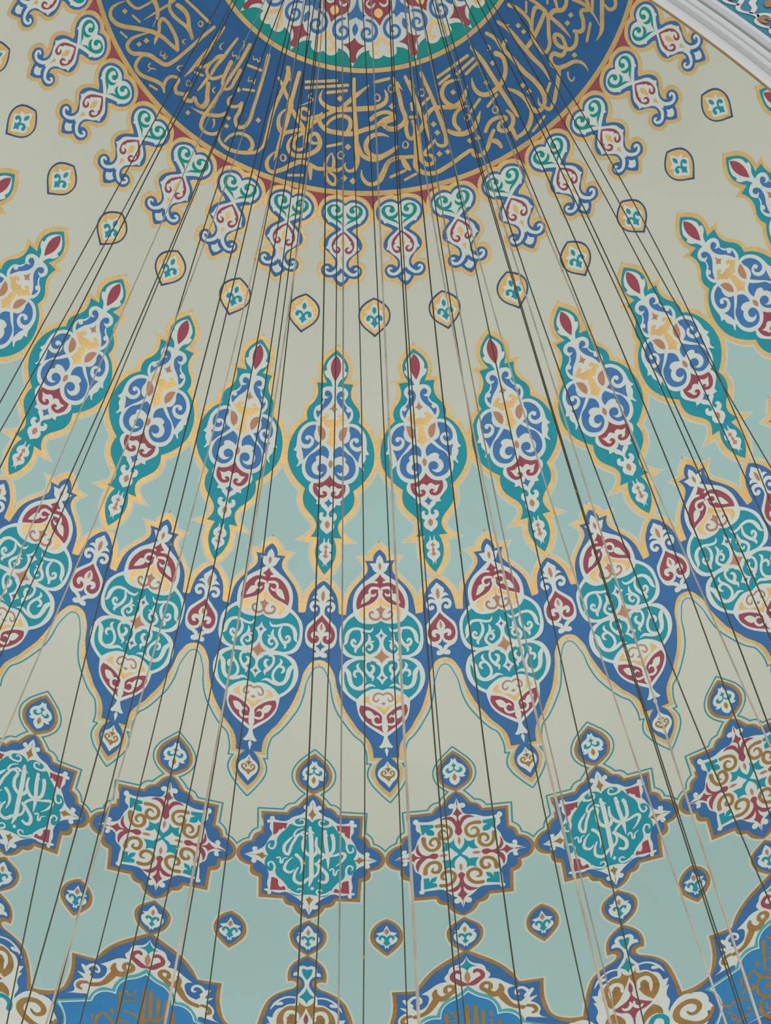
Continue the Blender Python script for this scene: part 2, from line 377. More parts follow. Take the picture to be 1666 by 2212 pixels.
  ('H', 'teal_scroll', 'teal', 3, '0,-87! 4,-68 27,-51! 6,-35 13,-10 38,-3 50,-15 40,-26! 62,-28 73,-3 54,18 20,11 0,-12!'),
  ('H', 'bronze_bud', 'bronze', 3, '0,26! 18,66 0,98!'),
 ]),
 'floral_star': (0.5, 6.5285, 8.5487, [
  ('H', 'bronze_border', 'bronze', 0, '0,-446! 68,-404 109,-351 133,-318! 184,-301 224,-246! 454,-237! 441,-31! 490,-1 518,76! 592,111 641,225 609,301 514,339! 503,426 439,455! 427,674! 223,666! 200,721 133,743! 97,813 0,876!'),
  ('H', 'blue_field', 'blue', 1, '0,-432! 66,-366 102,-303! 166,-284 214,-218! 425,-209! 416,-10! 471,26 491,91! 565,126 612,224 577,284 486,318! 477,389 412,419! 401,634! 213,633! 177,686 110,718! 74,788 0,859!'),
  ('S', 'teal_outline', 'tealline', 0, '0,-876! 75,-811 151,-737 194,-647 184,-563 135,-493 71,-443! 137,-376 161,-344! 213,-332 261,-275! 485,-263! 474,-63! 526,-15 546,51! 603,83 641,132!', '13 13 13 13 13 13 13 13 13 13 13 13 13 13 13 13 13'),
  ('H', 'white_lattice', 'white', 2, '0,-373! 24,-312! 55,-318 77,-291 61,-271 35,-272! 50,-220 160,-186 244,-154 344,-158! 367,-186 395,-154 367,-124! 365,-64 335,-39 360,36 411,148 473,170! 455,146 480,128 499,154 491,184! 565,230! 487,255 494,293 467,295 454,249! 419,263 387,362 342,406 346,480 348,566! 363,590 337,611 314,581! 241,574 159,576 90,641 39,676! 71,697 65,733 32,734 21,717! 0,789!'),
  ('H', 'red_palmette', 'red', 3, '0,-369! 5,-265 42,-211! 12,-190 15,-130! 48,-181 96,-190 150,-160! 81,-157 35,-103 25,-69 31,-23 0,16!'),
  ('P', 'red_palmette', 'red', 3, '557,226! 448,212 401,167! 373,203 331,210! 371,172 375,116 355,69! 352,137 315,193 276,202 232,181 187,203 211,238 275,227 319,261 353,319 364,373! 381,329 373,265 334,224! 375,229 398,261! 447,225'),
  ('H', 'red_palmette', 'red', 3, '0,783! 4,704 42,645! 18,610 12,556! 59,607 138,589! 61,562 22,515 16,472 30,431 0,402!'),
  ('S', 'bronze_spiral', 'bronze', 3, '188,-100 129,-102 78,-77 65,-18 101,32 152,29 168,-25 139,-54 108,-28', '37 31 28 28 31 33 28 22 9'),
  ('S', 'bronze_spiral', 'bronze', 3, '308,22 296,97 251,146 197,133 175,68 203,26 244,43 246,89 220,100', '41 33 30 32 33 31 26 22 9'),
  ('S', 'bronze_spiral', 'bronze', 3, '304,389 294,324 251,281 196,282 176,337 203,383 245,368 230,337', '41 33 32 32 33 32 24 11'),
  ('S', 'bronze_spiral', 'bronze', 3, '176,531 112,527 65,483 60,414 103,384 156,407 157,460 124,465', '37 33 32 30 33 32 26 11'),
  ('P', 'teal_leaf', 'teal', 3, '216,-118! 333,-125! 321,-16! 300,-30 290,-72! 274,-19 214,-10! 216,-48 261,-76! 218,-88!'),
  ('P', 'teal_leaf', 'teal', 3, '207,431! 249,445 271,494! 274,441! 321,444! 320,561! 210,540! 214,506 254,501! 218,475!'),
  ('H', 'teal_cross', 'teal', 3, '0,162! 33,120 45,40! 77,80 137,63! 130,113 161,163! 94,154 79,131! 38,183 16,206 52,236 76,265! 93,262 159,267! 132,309 133,367! 80,344 46,360! 53,309 27,253 0,229!'),
  ('H', 'salmon_bud', 'salmon', 3, '0,24! 14,67 0,111!'),
  ('P', 'salmon_bud', 'salmon', 3, '102,207! 138,193 182,213! 137,224'),
  ('H', 'salmon_bud', 'salmon', 3, '0,307! 15,351 0,391!'),
 ]),
 'calligraphy_star': (-0.5, 6.5285, 8.5487, [
  ('H', 'bronze_border', 'bronze', 0, '0,-446! 68,-404 108,-351 132,-318! 183,-301 222,-246! 451,-237! 437,-31! 486,-1 514,76! 587,111 637,225 605,301 509,339! 499,426 434,455! 424,674! 220,666! 197,721 131,743! 95,813 0,876!'),
  ('H', 'blue_field', 'blue', 1, '0,-432! 65,-366 100,-303! 164,-284 211,-218! 423,-209! 412,-10! 467,26 487,91! 561,126 607,224 572,284 482,318! 472,389 408,419! 398,634! 209,633! 174,686 107,718! 72,788 0,859!'),
  ('S', 'teal_outline', 'tealline', 0, '0,-876! 81,-811 156,-737 197,-647 186,-563 136,-493 71,-443! 136,-376 160,-344! 211,-332 259,-275! 482,-263! 470,-63! 522,-15 542,51! 598,83 641,132!', '13 13 13 13 13 13 13 13 13 13 13 13 13 13 13 13 13'),
  ('H', 'white_lattice', 'white', 2, '0,-388! 27,-341 31,-312! 69,-329 80,-300 49,-281! 98,-232 168,-200 221,-157 327,-160! 340,-190 370,-180 366,-153! 392,-148 388,-121 362,-125! 366,-65 343,-15 369,46 412,137 467,178! 462,148 500,148 496,194! 567,231! 497,266! 505,303 472,313 464,277! 414,303 350,429 360,513 348,576! 381,592 353,608 349,635 325,630 324,598! 255,610 206,596 126,637 43,716! 74,736 57,769 29,765! 0,837!'),
  ('H', 'teal_field', 'teal', 3, '0,-152! 23,-178 100,-192 152,-155 123,-126! 179,-131 223,-72 284,7 304,72! 340,59 387,107 388,168 365,215! 389,272 382,344 345,389! 296,369! 288,419 236,473 189,538! 150,614 101,633 60,619 0,612!'),
  ('S', 'white_curl', 'white', 4, '170,-130 111,-116 68,-131 71,-171 102,-175 108,-158', '18 18 17 15 13 7'),
  ('S', 'white_curl', 'white', 4, '314,37 310,108 337,149 366,122 353,95', '18 19 17 15 7'),
  ('S', 'white_curl', 'white', 4, '317,398 307,325 335,288 361,314 349,340', '19 19 17 15 7'),
  ('S', 'white_curl', 'white', 4, '181,565 125,607 72,608 63,566 95,559 104,579', '19 19 17 15 13 7'),
  ('P', 'red_corner', 'red', 3, '213,-130! 338,-130! 333,1! 292,-34 287,-54 312,-69! 266,-63 248,-88! 231,-72 222,-107'),
  ('P', 'red_corner', 'red', 3, '326,450! 332,589! 202,578! 221,537 246,552 262,536! 269,504 269,478'),
  ('H', 'bronze_bud', 'bronze', 3, '0,-359! 13,-262 34,-233! 15,-212 0,-172!'),
  ('P', 'bronze_bud', 'bronze', 3, '555,231! 446,214 413,194! 401,215 368,227! 397,246 414,266! 447,238'),
  ('H', 'bronze_bud', 'bronze', 3, '0,621! 9,649 33,663! 10,702 0,815!'),
  ('T', 'white_writing', 'white', 4, '-16,-111 -6,-21 7,307 9,432 -8,528', '18 41 39 41 9'),
  ('T', 'white_writing', 'white', 4, '-19,-75! 27,-38!', '28 7'),
  ('T', 'white_writing', 'white', 4, '117,-68! 125,43 147,216 150,325', '31 35 32 7'),
  ('T', 'white_writing', 'white', 4, '113,-53! 144,-19!', '22 6'),
  ('T', 'white_writing', 'white', 4, '180,-30! 195,71 178,153 117,181 60,128 47,-4', '33 31 30 31 31 18'),
  ('T', 'white_writing', 'white', 4, '173,-25! 208,-1!', '22 6'),
  ('T', 'white_writing', 'white', 4, '56,118 9,193 -43,165 -72,65 -63,-12 -85,-25 -160,72 -213,190 -234,131 -195,45 -160,1', '28 32 31 30 28 24 24 28 28 24 7'),
  ('T', 'white_writing', 'white', 4, '-75,-93 -141,-46 -146,-5 -114,-13 -65,-52 -43,-38', '7 17 20 18 18 28'),
  ('T', 'white_writing', 'white', 4, '-125,193! -85,241 -70,302 -87,397', '31 28 24 6'),
  ('T', 'white_writing', 'white', 4, '-102,325 -132,401 -125,474 -79,497 -19,445 53,393 68,334 49,283', '13 22 30 32 28 22 19 13'),
  ('T', 'white_writing', 'white', 4, '49,278! 101,333 144,404 121,473 71,449', '33 32 32 33 19'),
  ('T', 'white_writing', 'white', 4, '53,283 105,213 196,183 292,170 272,232 215,296', '22 24 22 31 22 6'),
  ('T', 'white_writing', 'white', 4, '-153,221 -208,293 -212,367 -178,385 -137,349', '6 22 28 26 6'),
  ('T', 'white_writing', 'white', 4, '-293,245 -269,232 -249,289 -231,244 -198,228', '17 13 19 11 6'),
  ('T', 'white_writing', 'white', 4, '165,345 187,323 210,392 229,343 262,326', '17 13 19 11 6'),
  ('O', 'white_writing', 'white', 4, '20,523! 38,544! 21,568! 3,547!'),
 ]),
 'ring_bud': (-0.5, 6.756, 9.6375, [
  ('H', 'bronze_border', 'bronze', 0, '0,-199! 64,-156 122,-111 154,-45 150,23 120,93 64,151 0,199!'),
  ('H', 'blue_field', 'blue', 1, '0,-165! 49,-141 101,-97 126,-30 119,32 89,88 43,138 0,175!'),
  ('H', 'white_flower', 'white', 2, '0,-138! 29,-99 48,-58! 89,-49! 69,-30! 95,-1 88,47 53,90 22,109 15,137! 0,117!'),
  ('H', 'salmon_bud', 'salmon', 3, '0,-90! 15,-61 0,-19!'),
  ('H', 'teal_scroll', 'teal', 3, '0,5! 25,-14 54,-6 57,21 37,31! 39,12 16,24 8,45 27,71! 0,102!'),
 ]),
 'lower_almond_drop': (0, 6.7533, 9.6184, [
  ('H', 'bronze_border', 'bronze', 0, '0,-208! 78,-158 134,-58 133,39 74,134 0,208!'),
  ('H', 'blue_field', 'blue', 1, '0,-173! 64,-133 106,-49 100,27 61,101 0,171!'),
  ('H', 'white_flower', 'white', 2, '0,-133! 31,-63! 90,-45! 60,-18! 92,16 62,69 17,89! 9,121 0,103!'),
  ('H', 'salmon_bud', 'salmon', 3, '0,-96! 19,-63 0,-25!'),
  ('H', 'teal_scroll', 'teal', 3, '0,6! 35,-23 69,8 46,35! 40,3 18,35 31,67! 0,99!'),
 ]),
 'lower_band': (-0.5, 6.8591, 10.7057, [
  ('H', 'bronze_border', 'bronze', 0, '0,-876! 72,-829 135,-757 159,-689 158,-576! 112,-580 82,-555 98,-514 175,-470 262,-412 318,-344 354,-255 390,-101 414,37! 555,14 654,-45 704,-180 710,-475! 916,-478! 963,-580 1060,-702 1212,-818 1347,-901! 1347,901! 0,866!'),
  ('H', 'blue_field', 'blue', 1, '0,-850! 46,-814 109,-756 134,-688 132,-612! 81,-613 46,-580 46,-532 88,-493 165,-449 252,-384 303,-309 326,-221 364,-76 380,69! 495,82 620,25 716,-95 747,-207 742,-449! 897,-442! 966,-522 1063,-656 1214,-772 1347,-866! 1347,901! 0,866!'),
 ]),
 'lotus_finial': (-0.5, 6.8609, 10.7347, [
  ('H', 'white_scroll', 'white', 2, '0,-767! 25,-782 62,-774 83,-741 79,-710! 107,-702 115,-664! 74,-669 48,-653 26,-614 19,-559 46,-498 90,-432! 94,-350! 150,-339 196,-300! 236,-281 267,-227 277,-179! 325,-187! 294,-103! 322,-111! 290,1 310,62 287,159 490,460! 0,632!'),
  ('S', 'white_scroll', 'white', 2, '73,-417 149,-423 215,-390 261,-337 297,-269', '15 17 17 24 6'),
  ('S', 'white_scroll', 'white', 2, '241,-336 210,-345', '30 35'),
  ('H', 'teal_scroll', 'teal', 3, '0,-734! 42,-742 40,-704 0,-623!'),
  ('H', 'teal_scroll', 'teal', 3, '0,-533! 21,-476 65,-427! 32,-408 0,-354!'),
  ('P', 'bronze_scroll', 'bronze', 3, '66,-402! 40,-345 -2,-322! 15,-265 56,-172 112,-64 178,0! 229,-75 240,-177 199,-272 138,-324 72,-329'),
  ('S', 'white_curl', 'white', 4, '72,-166 87,-241 137,-250 169,-176 165,-89', '27 36 42 39 12'),
  ('S', 'bronze_scroll', 'bronze', 5, '104,-146 119,-199 147,-175 135,-141', '24 27 24 12'),
  ('H', 'red_palmette', 'red', 4, '0,-244! 18,-158 5,-118 32,-56 93,-9 165,25! 99,73 45,89 13,149 6,213 0,782!'),
  ('S', 'white_curl', 'white', 5, '19,-25 18,27 61,51 88,25', '15 33 27 12'),
  ('P', 'bronze_scroll', 'bronze', 3, '172,60! 232,120 241,194! 181,169 127,188 83,243! 74,170 108,111'),
  ('S', 'teal_scroll', 'teal', 3, '133,261 177,206 252,243 257,324', '45 45 45 45'),
  ('S', 'white_roundel', 'white', 2, '309,326 352,166 438,94 538,153 629,279', '59 90 90 75 60'),
  ('S', 'white_roundel', 'white', 2, '509,176 474,250 486,378', '239 298 238'),
  ('S', 'bronze_roundel', 'bronze', 3, '654,290 562,409 422,370 343,251 391,164 498,154 541,242 483,289 435,243', '30 45 59 60 51 51 45 36 15'),
 ]),
 'arched_panel': (0.5, 6.8531, 10.6118, [
  ('H', 'white_scroll', 'white', 2, '0,-728! 35,-665 144,-609 166,-548 193,-509 172,-460! 236,-450 326,-382 391,-335! 339,-321 333,-252 362,-189 453,-148 537,-125 590,-43 576,18 635,72! 523,42 464,35 468,89! 513,728! 0,636!'),
  ('S', 'white_scroll', 'white', 2, '453,-148 497,-209 482,-282 437,-309 397,-281 405,-239 427,-246', '36 32 28 26 22 20 10'),
  ('S', 'white_scroll', 'white', 2, '484,-211 533,-272', '50 30'),
  ('S', 'white_scroll', 'white', 2, '488,-152 569,-194', '50 6'),
  ('H', 'teal_frame', 'tealframe', 3, '0,-399! 80,-316 187,-254 242,-175 269,-89! 337,-88 409,-28 456,75! 743,193! 662,290 636,407 662,519 717,653 402,705! 0,636!'),
  ('H', 'white_line', 'white', 4, '0,-345! 78,-276 176,-220 223,-155 241,-58! 318,-54 395,-7 432,91! 702,202! 636,319 625,430 654,540 702,660 373,700! 0,636!'),
  ('H', 'blue_panel', 'skyblue', 5, '0,-321! 76,-259 167,-210 214,-145 231,-37! 317,-39 381,2 423,103! 678,208! 624,333 615,452 646,561 690,665 347,695! 0,636!'),
  ('S', 'bronze_scroll', 'bronze', 3, '186,-347 185,-394 138,-407 114,-370 158,-317 223,-271 273,-309 266,-381', '40 30 34 40 44 60 60 20'),
  ('S', 'bronze_scroll', 'bronze', 3, '259,-289 296,-212 365,-118 448,-84', '60 60 40 40'),
  ('S', 'bronze_scroll', 'bronze', 3, '483,-95 545,-64 550,-23 514,-7', '30 36 34 20'),
  ('S', 'red_scroll', 'red', 3, '56,-535 71,-560 118,-541 129,-495 90,-455 44,-420 1,-412', '20 34 36 38 50 50 20'),
  ('H', 'salmon_bud', 'salmon', 3, '0,-567! 25,-487 0,-422!'),
  ('H', 'teal_leaf', 'teal', 3, '0,-720! 25,-649 88,-610! 31,-602 0,-557!'),
 ]),
 'rosette': (-0.54, 1.2608, 1.3, [
  ('H', 'white_scroll', 'white', 1, '0,159! 24,98 59,40 142,3! 145,47 183,80 237,76 270,49! 1569,-1140! 0,-1034!'),
  ('H', 'red_star', 'red', 2, '0,-108! 38,-63 110,-37! 50,0 25,50 26,106 0,123!'),
  ('S', 'blue_spiral', 'cobalt', 2, '114,-268 183,-243 221,-181 193,-107 140,-85 88,-104 73,-152 105,-188 151,-176 152,-146 128,-140', '18 30 33 33 33 30 27 26 24 20 10'),
  ('H', 'blue_spiral', 'cobalt', 2, '0,-237! 30,-190 0,-118!'),
  ('H', 'blue_spiral', 'cobalt', 2, '0,-474! 14,-477! 30,-381 77,-327 116,-304! 78,-283 79,-256! 33,-274 0,-291!'),
 ]),
 'rosette_gold': (0.5266, 1.2608, 1.3, [
  ('H', 'gold_heart', 'gold', 2, '0,-137! 42,-76 92,-20 94,21 72,48 34,36 36,12! 61,19 68,-4 36,-36 0,-85!'),
  ('H', 'red_heart', 'red', 2, '0,-207! 58,-275 142,-320 172,-372 170,-438 133,-476! 0,-486!'),
  ('S', 'white_curl', 'white', 3, '31,-415 60,-388 118,-389 139,-418 97,-440', '15 23 23 19 10'),
  ('H', 'gold_diamond', 'gold', 3, '0,-369! 53,-328 0,-275!'),
 ]),
 'writing': (0, 1.9243, 2.05, [
  ('T', 'gold_writing', 'gold2', 2, '-2573,307 -2581,393 -2567,458 -2533,485 -2471,474 -2404,411 -2347,328 -2282,243 -2198,161 -2124,123 -2042,101 -1970,81', '7 18 30 36 37 36 37 37 36 35 33 32'),
  ('T', 'gold_writing', 'gold2', 2, '-1970,81 -2038,36 -2137,17 -2230,23 -2277,51 -2258,89 -2214,119 -2182,156 -2159,196 -2133,231', '38 35 33 32 32 32 32 34 31 6'),
  ('T', 'gold_writing', 'gold2', 2, '-2237,208 -2270,313 -2279,410 -2251,461 -2201,458 -2143,387 -2083,319 -2003,284 -1939,247 -1916,171 -1906,48 -1901,-79 -1897,-214 -1891,-313', '7 21 30 33 33 35 38 38 37 32 32 33 34 35'),
  ('T', 'gold_writing', 'gold2', 2, '-2122,379 -2116,442 -2089,490 -2035,496 -1964,460 -1895,413 -1833,397 -1788,430', '18 27 33 33 34 34 33 14'),
  ('T', 'gold_writing', 'gold2', 2, '-1833,379 -1848,308 -1823,261 -1778,244 -1760,302 -1729,337 -1676,314 -1636,265', '27 27 27 27 29 29 30 18'),
  ('T', 'gold_writing', 'gold2', 2, '-1655,301 -1617,320 -1580,308 -1579,258 -1537,284 -1480,280 -1467,222 -1507,155 -1553,74', '30 30 27 18 29 33 32 31 25'),
  ('T', 'gold_writing', 'gold2', 2, '-2573,285 -2512,259 -2472,225 -2460,148 -2462,73', '28 26 24 21 19'),
  ('T', 'gold_writing', 'gold2', 2, '-2478,51 -2407,45 -2356,55 -2307,88', '45 41 37 32'),
  ('T', 'gold_writing', 'gold2', 2, '-2358,210 -2357,92 -2357,-6 -2358,-90 -2364,-131', '5 19 25 25 27'),
  ('T', 'gold_writing', 'gold2', 2, '-2385,-95 -2320,-56 -2260,-56 -2167,-82 -2073,-111 -1957,-97', '33 33 33 32 32 33'),
  ('T', 'gold_writing', 'gold2', 2, '-2308,-135! -2243,-163 -2157,-171 -2065,-131 -1955,-95', '40 44 40 37 33'),
  ('T', 'gold_writing', 'gold2', 2, '-2301,-230! -2144,-274 -1965,-305!', '25 25 28'),
  ('T', 'gold_writing', 'gold2', 2, '-2444,291! -2355,247!', '20 20'),
  ('T', 'gold_writing', 'gold2', 2, '-2379,457! -2307,423!', '19 19'),
  ('T', 'gold_writing', 'gold2', 2, '-1916,486! -1842,457!', '19 19'),
  ('T', 'gold_writing', 'gold2', 2, '-1719,91! -1642,59!', '20 20'),
  ('O', 'gold_writing', 'gold2', 2, '-2522,333! -2489,317! -2480,352! -2512,369!'),
  ('O', 'gold_writing', 'gold2', 2, '-2220,263! -2184,252! -2179,291! -2215,302!'),
  ('O', 'gold_writing', 'gold2', 2, '-2231,339! -2198,329! -2193,366! -2226,376!'),
  ('T', 'gold_writing', 'gold2', 2, '-2051,203 -2031,235 -2011,218 -2015,193 -1990,227 -1988,186', '5 12 10 9 15 5'),
  ('T', 'gold_writing', 'gold2', 2, '-2031,354! -2023,391 -2006,385 -2000,425!', '13 11 12 5'),
  ('T', 'gold_writing', 'gold2', 2, '-2000,391 -1989,366 -1964,350', '8 12 6'),
  ('T', 'gold_writing', 'gold2', 2, '-1984,-45 -1993,-5 -1957,-11', '4 17 5'),
  ('T', 'gold_writing', 'gold2', 2, '-1832,129 -1848,186 -1814,183', '4 19 5'),
  ('T', 'gold_writing', 'gold2', 2, '-2298,110! -2262,165!', '10 5'),
  ('T', 'gold_writing', 'gold2', 2, '-2037,-248 -2013,-255 -1993,-247 -1988,-224 -2007,-212 -2030,-218 -2037,-248', '8 14 15 14 12 9 8'),
  ('T', 'gold_writing', 'gold2', 2, '-1712,184 -1692,182 -1677,192 -1676,216 -1693,226 -1710,215 -1712,184', '7 12 14 12 11 9 7'),
  ('T', 'gold_writing', 'gold2', 2, '-1759,189 -1752,103 -1762,0 -1768,-108 -1763,-200', '6 28 31 30 31'),
  ('T', 'gold_writing', 'gold2', 2, '-1754,81 -1751,15 -1757,-87 -1784,-263 -1812,-378', '26 31 34 34 33'),
  ('T', 'gold_writing', 'gold2', 2, '-1751,15 -1714,23 -1678,-28 -1657,-108 -1647,-168 -1613,-205', '24 28 27 27 28 21'),
  ('T', 'gold_writing', 'gold2', 2, '-1590,-3 -1604,-93 -1601,-172 -1608,-261 -1616,-400', '27 34 36 35 26'),
  ('T', 'gold_writing', 'gold2', 2, '-1626,-177 -1660,-71 -1640,7 -1579,30 -1521,-18 -1494,-72', '25 28 31 32 31 20'),
  ('T', 'gold_writing', 'gold2', 2, '-1593,194 -1592,109 -1595,43', '13 30 30'),
  ('T', 'gold_writing', 'gold2', 2, '-1510,-200! -1493,-114 -1462,-15 -1446,13', '46 38 31 20'),
  ('T', 'gold_writing', 'gold2', 2, '-1461,-430! -1435,-268 -1430,-127 -1427,15 -1425,157 -1424,276 -1420,377 -1394,434 -1328,442 -1270,398 -1253,324', '44 38 34 32 31 31 31 30 28 27 9'),
  ('T', 'gold_writing', 'gold2', 2, '-1386,-197! -1376,-101 -1376,-6 -1405,23 -1447,22', '37 34 29 26 20'),
  ('T', 'gold_writing', 'gold2', 2, '-1566,78! -1517,152 -1477,231 -1493,286 -1539,287 -1578,256', '26 35 34 33 29 13'),
  ('T', 'gold_writing', 'gold2', 2, '-1719,347 -1671,314 -1639,251', '29 26 9'),
  ('T', 'gold_writing', 'gold2', 2, '-1658,310 -1623,334 -1588,307 -1578,256', '25 30 29 19'),
  ('T', 'gold_writing', 'gold2', 2, '-1555,347 -1459,326 -1375,284 -1295,209 -1288,181', '4 27 34 30 13'),
  ('T', 'gold_writing', 'gold2', 2, '-1318,32 -1323,98 -1296,117 -1240,96 -1211,40', '9 28 30 28 22'),
  ('T', 'gold_writing', 'gold2', 2, '-1211,40 -1194,112 -1185,211 -1142,244 -1099,218 -1082,150 -1101,6 -1126,-142 -1163,-301 -1214,-452!', '30 30 30 33 33 33 34 37 38 44'),
  ('T', 'gold_writing', 'gold2', 2, '-1355,-275! -1201,-304!', '24 24'),
  ('T', 'gold_writing', 'gold2', 2, '-1263,-72! -1166,-113!', '23 23'),
  ('T', 'gold_writing', 'gold2', 2, '-1713,89! -1642,61!', '22 22'),
  ('O', 'gold_writing', 'gold2', 2, '-1256,200! -1226,207! -1234,240! -1264,233!'),
  ('O', 'gold_writing', 'gold2', 2, '-1239,272! -1210,280! -1218,312! -1247,305!'),
  ('O', 'gold_writing', 'gold2', 2, '-1558,387! -1529,389! -1533,423! -1562,420!'),
  ('O', 'gold_writing', 'gold2', 2, '-1021,82! -988,94! -1000,128! -1033,116!'),
  ('O', 'gold_writing', 'gold2', 2, '-1311,-64! -1276,-57! -1285,-23! -1319,-29!'),
  ('T', 'gold_writing', 'gold2', 2, '-1253,332 -1225,434 -1160,463 -1076,453 -991,418 -930,379 -898,328 -894,192 -918,5 -918,-136 -909,-238 -942,-438!', '9 27 31 35 34 28 21 34 37 37 36 41'),
  ('T', 'gold_writing', 'gold2', 2, '-1183,427 -1154,333 -1083,282 -1008,290 -969,342 -976,389', '16 25 29 32 33 31'),
  ('T', 'gold_writing', 'gold2', 2, '-1002,-322! -926,-274 -857,-209 -767,-136', '21 34 34 31'),
  ('T', 'gold_writing', 'gold2', 2, '-1349,303! -1326,332 -1318,384!', '19 15 4'),
  ('T', 'gold_writing', 'gold2', 2, '-1697,-289 -1700,-238 -1661,-231', '4 18 7'),
  ('T', 'gold_writing', 'gold2', 2, '-1562,-287 -1533,-258 -1514,-280 -1479,-263 -1483,-301', '6 13 10 14 6'),
  ('T', 'gold_writing', 'gold2', 2, '-1358,-379 -1329,-349 -1306,-370 -1276,-356 -1284,-401', '6 13 10 14 6'),
  ('T', 'gold_writing', 'gold2', 2, '-1272,-201 -1258,-160 -1233,-181 -1207,-167 -1211,-212', '6 12 10 14 6'),
  ('T', 'gold_writing', 'gold2', 2, '-1547,-424! -1510,-398 -1497,-353!', '16 13 4'),
  ('T', 'gold_writing', 'gold2', 2, '-1485,56 -1488,103 -1459,108', '4 18 8'),
  ('T', 'gold_writing', 'gold2', 2, '-1710,186 -1689,183 -1674,194 -1674,219 -1691,229 -1709,218 -1710,186', '8 13 14 13 11 9 8'),
  ('T', 'gold_writing', 'gold2', 2, '-809,-434! -792,-213 -771,-13 -772,131 -769,265 -772,390', '45 41 40 40 35 6'),
  ('T', 'gold_writing', 'gold2', 2, '-801,-98 -844,-34 -840,45 -792,114 -758,126', '9 26 35 40 37'),
  ('T', 'gold_writing', 'gold2', 2, '-753,117 -662,62 -600,33', '34 34 35'),
  ('T', 'gold_writing', 'gold2', 2, '-809,-143 -693,-46 -595,51 -571,130 -572,185', '36 38 37 32 10'),
  ('T', 'gold_writing', 'gold2', 2, '-589,-114 -631,-146 -675,-126 -671,-84 -623,-58 -549,-85 -473,-131', '26 33 34 34 35 35 23'),
  ('T', 'gold_writing', 'gold2', 2, '-562,-74 -569,-2 -594,58 -651,129 -657,194 -620,229 -574,209 -567,160', '35 35 33 29 32 32 25 10'),
  ('T', 'gold_writing', 'gold2', 2, '-579,54 -537,-33 -471,-101 -392,-160 -323,-200', '30 35 36 36 36'),
  ('T', 'gold_writing', 'gold2', 2, '-661,93 -699,176 -693,237 -643,283 -574,278 -498,236 -440,161 -452,87 -496,50 -528,80 -518,132 -466,132', '6 22 30 37 39 39 40 39 34 33 32 22'),
  ('T', 'gold_writing', 'gold2', 2, '-506,-351 -517,-269 -444,-213 -340,-198 -224,-209 -65,-223 104,-241 169,-281 184,-333 163,-387', '8 32 41 46 46 46 43 40 36 7'),
  ('T', 'gold_writing', 'gold2', 2, '-306,-194 -229,-269 -129,-350 -1,-433', '39 43 41 13'),
  ('T', 'gold_writing', 'gold2', 2, '-471,-139 -476,-62 -407,-5 -290,9 -177,10 -64,-28 53,-63 135,-111 227,-146', '27 38 44 44 44 41 41 42 27'),
  ('T', 'gold_writing', 'gold2', 2, '-413,-43 -345,-121 -259,-146 -192,-114 -188,-53 -208,-7', '26 31 36 39 40 38'),
  ('T', 'gold_writing', 'gold2', 2, '-174,-483! -161,-281 -134,-56 -120,132 -116,284 -141,338 -187,344 -210,297', '37 40 40 38 36 31 27 7'),
  ('T', 'gold_writing', 'gold2', 2, '-205,273 -266,348 -346,344 -424,358 -480,340 -564,330 -623,371 -704,455 -775,491 -815,444 -811,362 -771,294', '7 34 35 35 35 41 41 37 33 31 24 6'),
  ('T', 'gold_writing', 'gold2', 2, '-484,340 -463,474', '45 14'),
  ('T', 'gold_writing', 'gold2', 2, '-328,196 -361,270 -361,331 -313,339 -302,284 -328,196', '7 24 28 28 29 7'),
  ('T', 'gold_writing', 'gold2', 2, '-356,376 -336,442 -281,480 -269,440 -330,372', '28 28 28 24 21'),
  ('T', 'gold_writing', 'gold2', 2, '167,44 94,15 3,33 -42,108 -7,192 68,218 154,187 226,142', '6 33 41 40 42 46 44 32'),
  ('T', 'gold_writing', 'gold2', 2, '-120,19 -103,132 -63,207 26,242 96,227', '15 34 39 39 29'),
  ('T', 'gold_writing', 'gold2', 2, '-76,328 -62,419 -12,465 52,445 102,357 147,270 223,241', '6 28 36 36 37 37 37'),
  ('T', 'gold_writing', 'gold2', 2, '8,-125 91,-174 190,-173 237,-130 165,-93 69,-77', '39 35 35 34 34 31'),
  ('T', 'gold_writing', 'gold2', 2, '142,-102 152,-41 204,-20 268,-35', '31 38 41 41'),
  ('T', 'gold_writing', 'gold2', 2, '-955,-439! -909,-382 -914,-282 -914,-201', '42 43 39 40'),
  ('T', 'gold_writing', 'gold2', 2, '-902,-368! -865,-340!', '33 3'),
  ('T', 'gold_writing', 'gold2', 2, '-707,-380! -373,-455!', '28 29'),
  ('T', 'gold_writing', 'gold2', 2, '-689,-330! -240,-427!', '28 28'),
  ('T', 'gold_writing', 'gold2', 2, '-460,-333! -249,-377!', '28 28'),
  ('T', 'gold_writing', 'gold2', 2, '-374,146! -252,103!', '25 25'),
  ('T', 'gold_writing', 'gold2', 2, '-640,479! -529,445!', '23 24'),
  ('T', 'gold_writing', 'gold2', 2, '57,-458! 233,-479!', '29 29'),
  ('T', 'gold_writing', 'gold2', 2, '150,407! 208,384!', '24 24'),
  ('O', 'gold_writing', 'gold2', 2, '-315,-329! -277,-303! -307,-270! -345,-296!'),
  ('O', 'gold_writing', 'gold2', 2, '-198,99! -167,127! -194,159! -224,131!'),
  ('O', 'gold_writing', 'gold2', 2, '-211,385! -184,413! -208,445! -235,417!'),
  ('O', 'gold_writing', 'gold2', 2, '-143,404! -114,435! -140,469! -169,438!'),
  ('O', 'gold_writing', 'gold2', 2, '230,-256! 259,-222! 222,-197! 193,-230!'),
  ('T', 'gold_writing', 'gold2', 2, '-257,175 -235,190 -228,214 -244,240 -267,236 -277,209 -257,175', '9 15 16 14 13 10 9'),
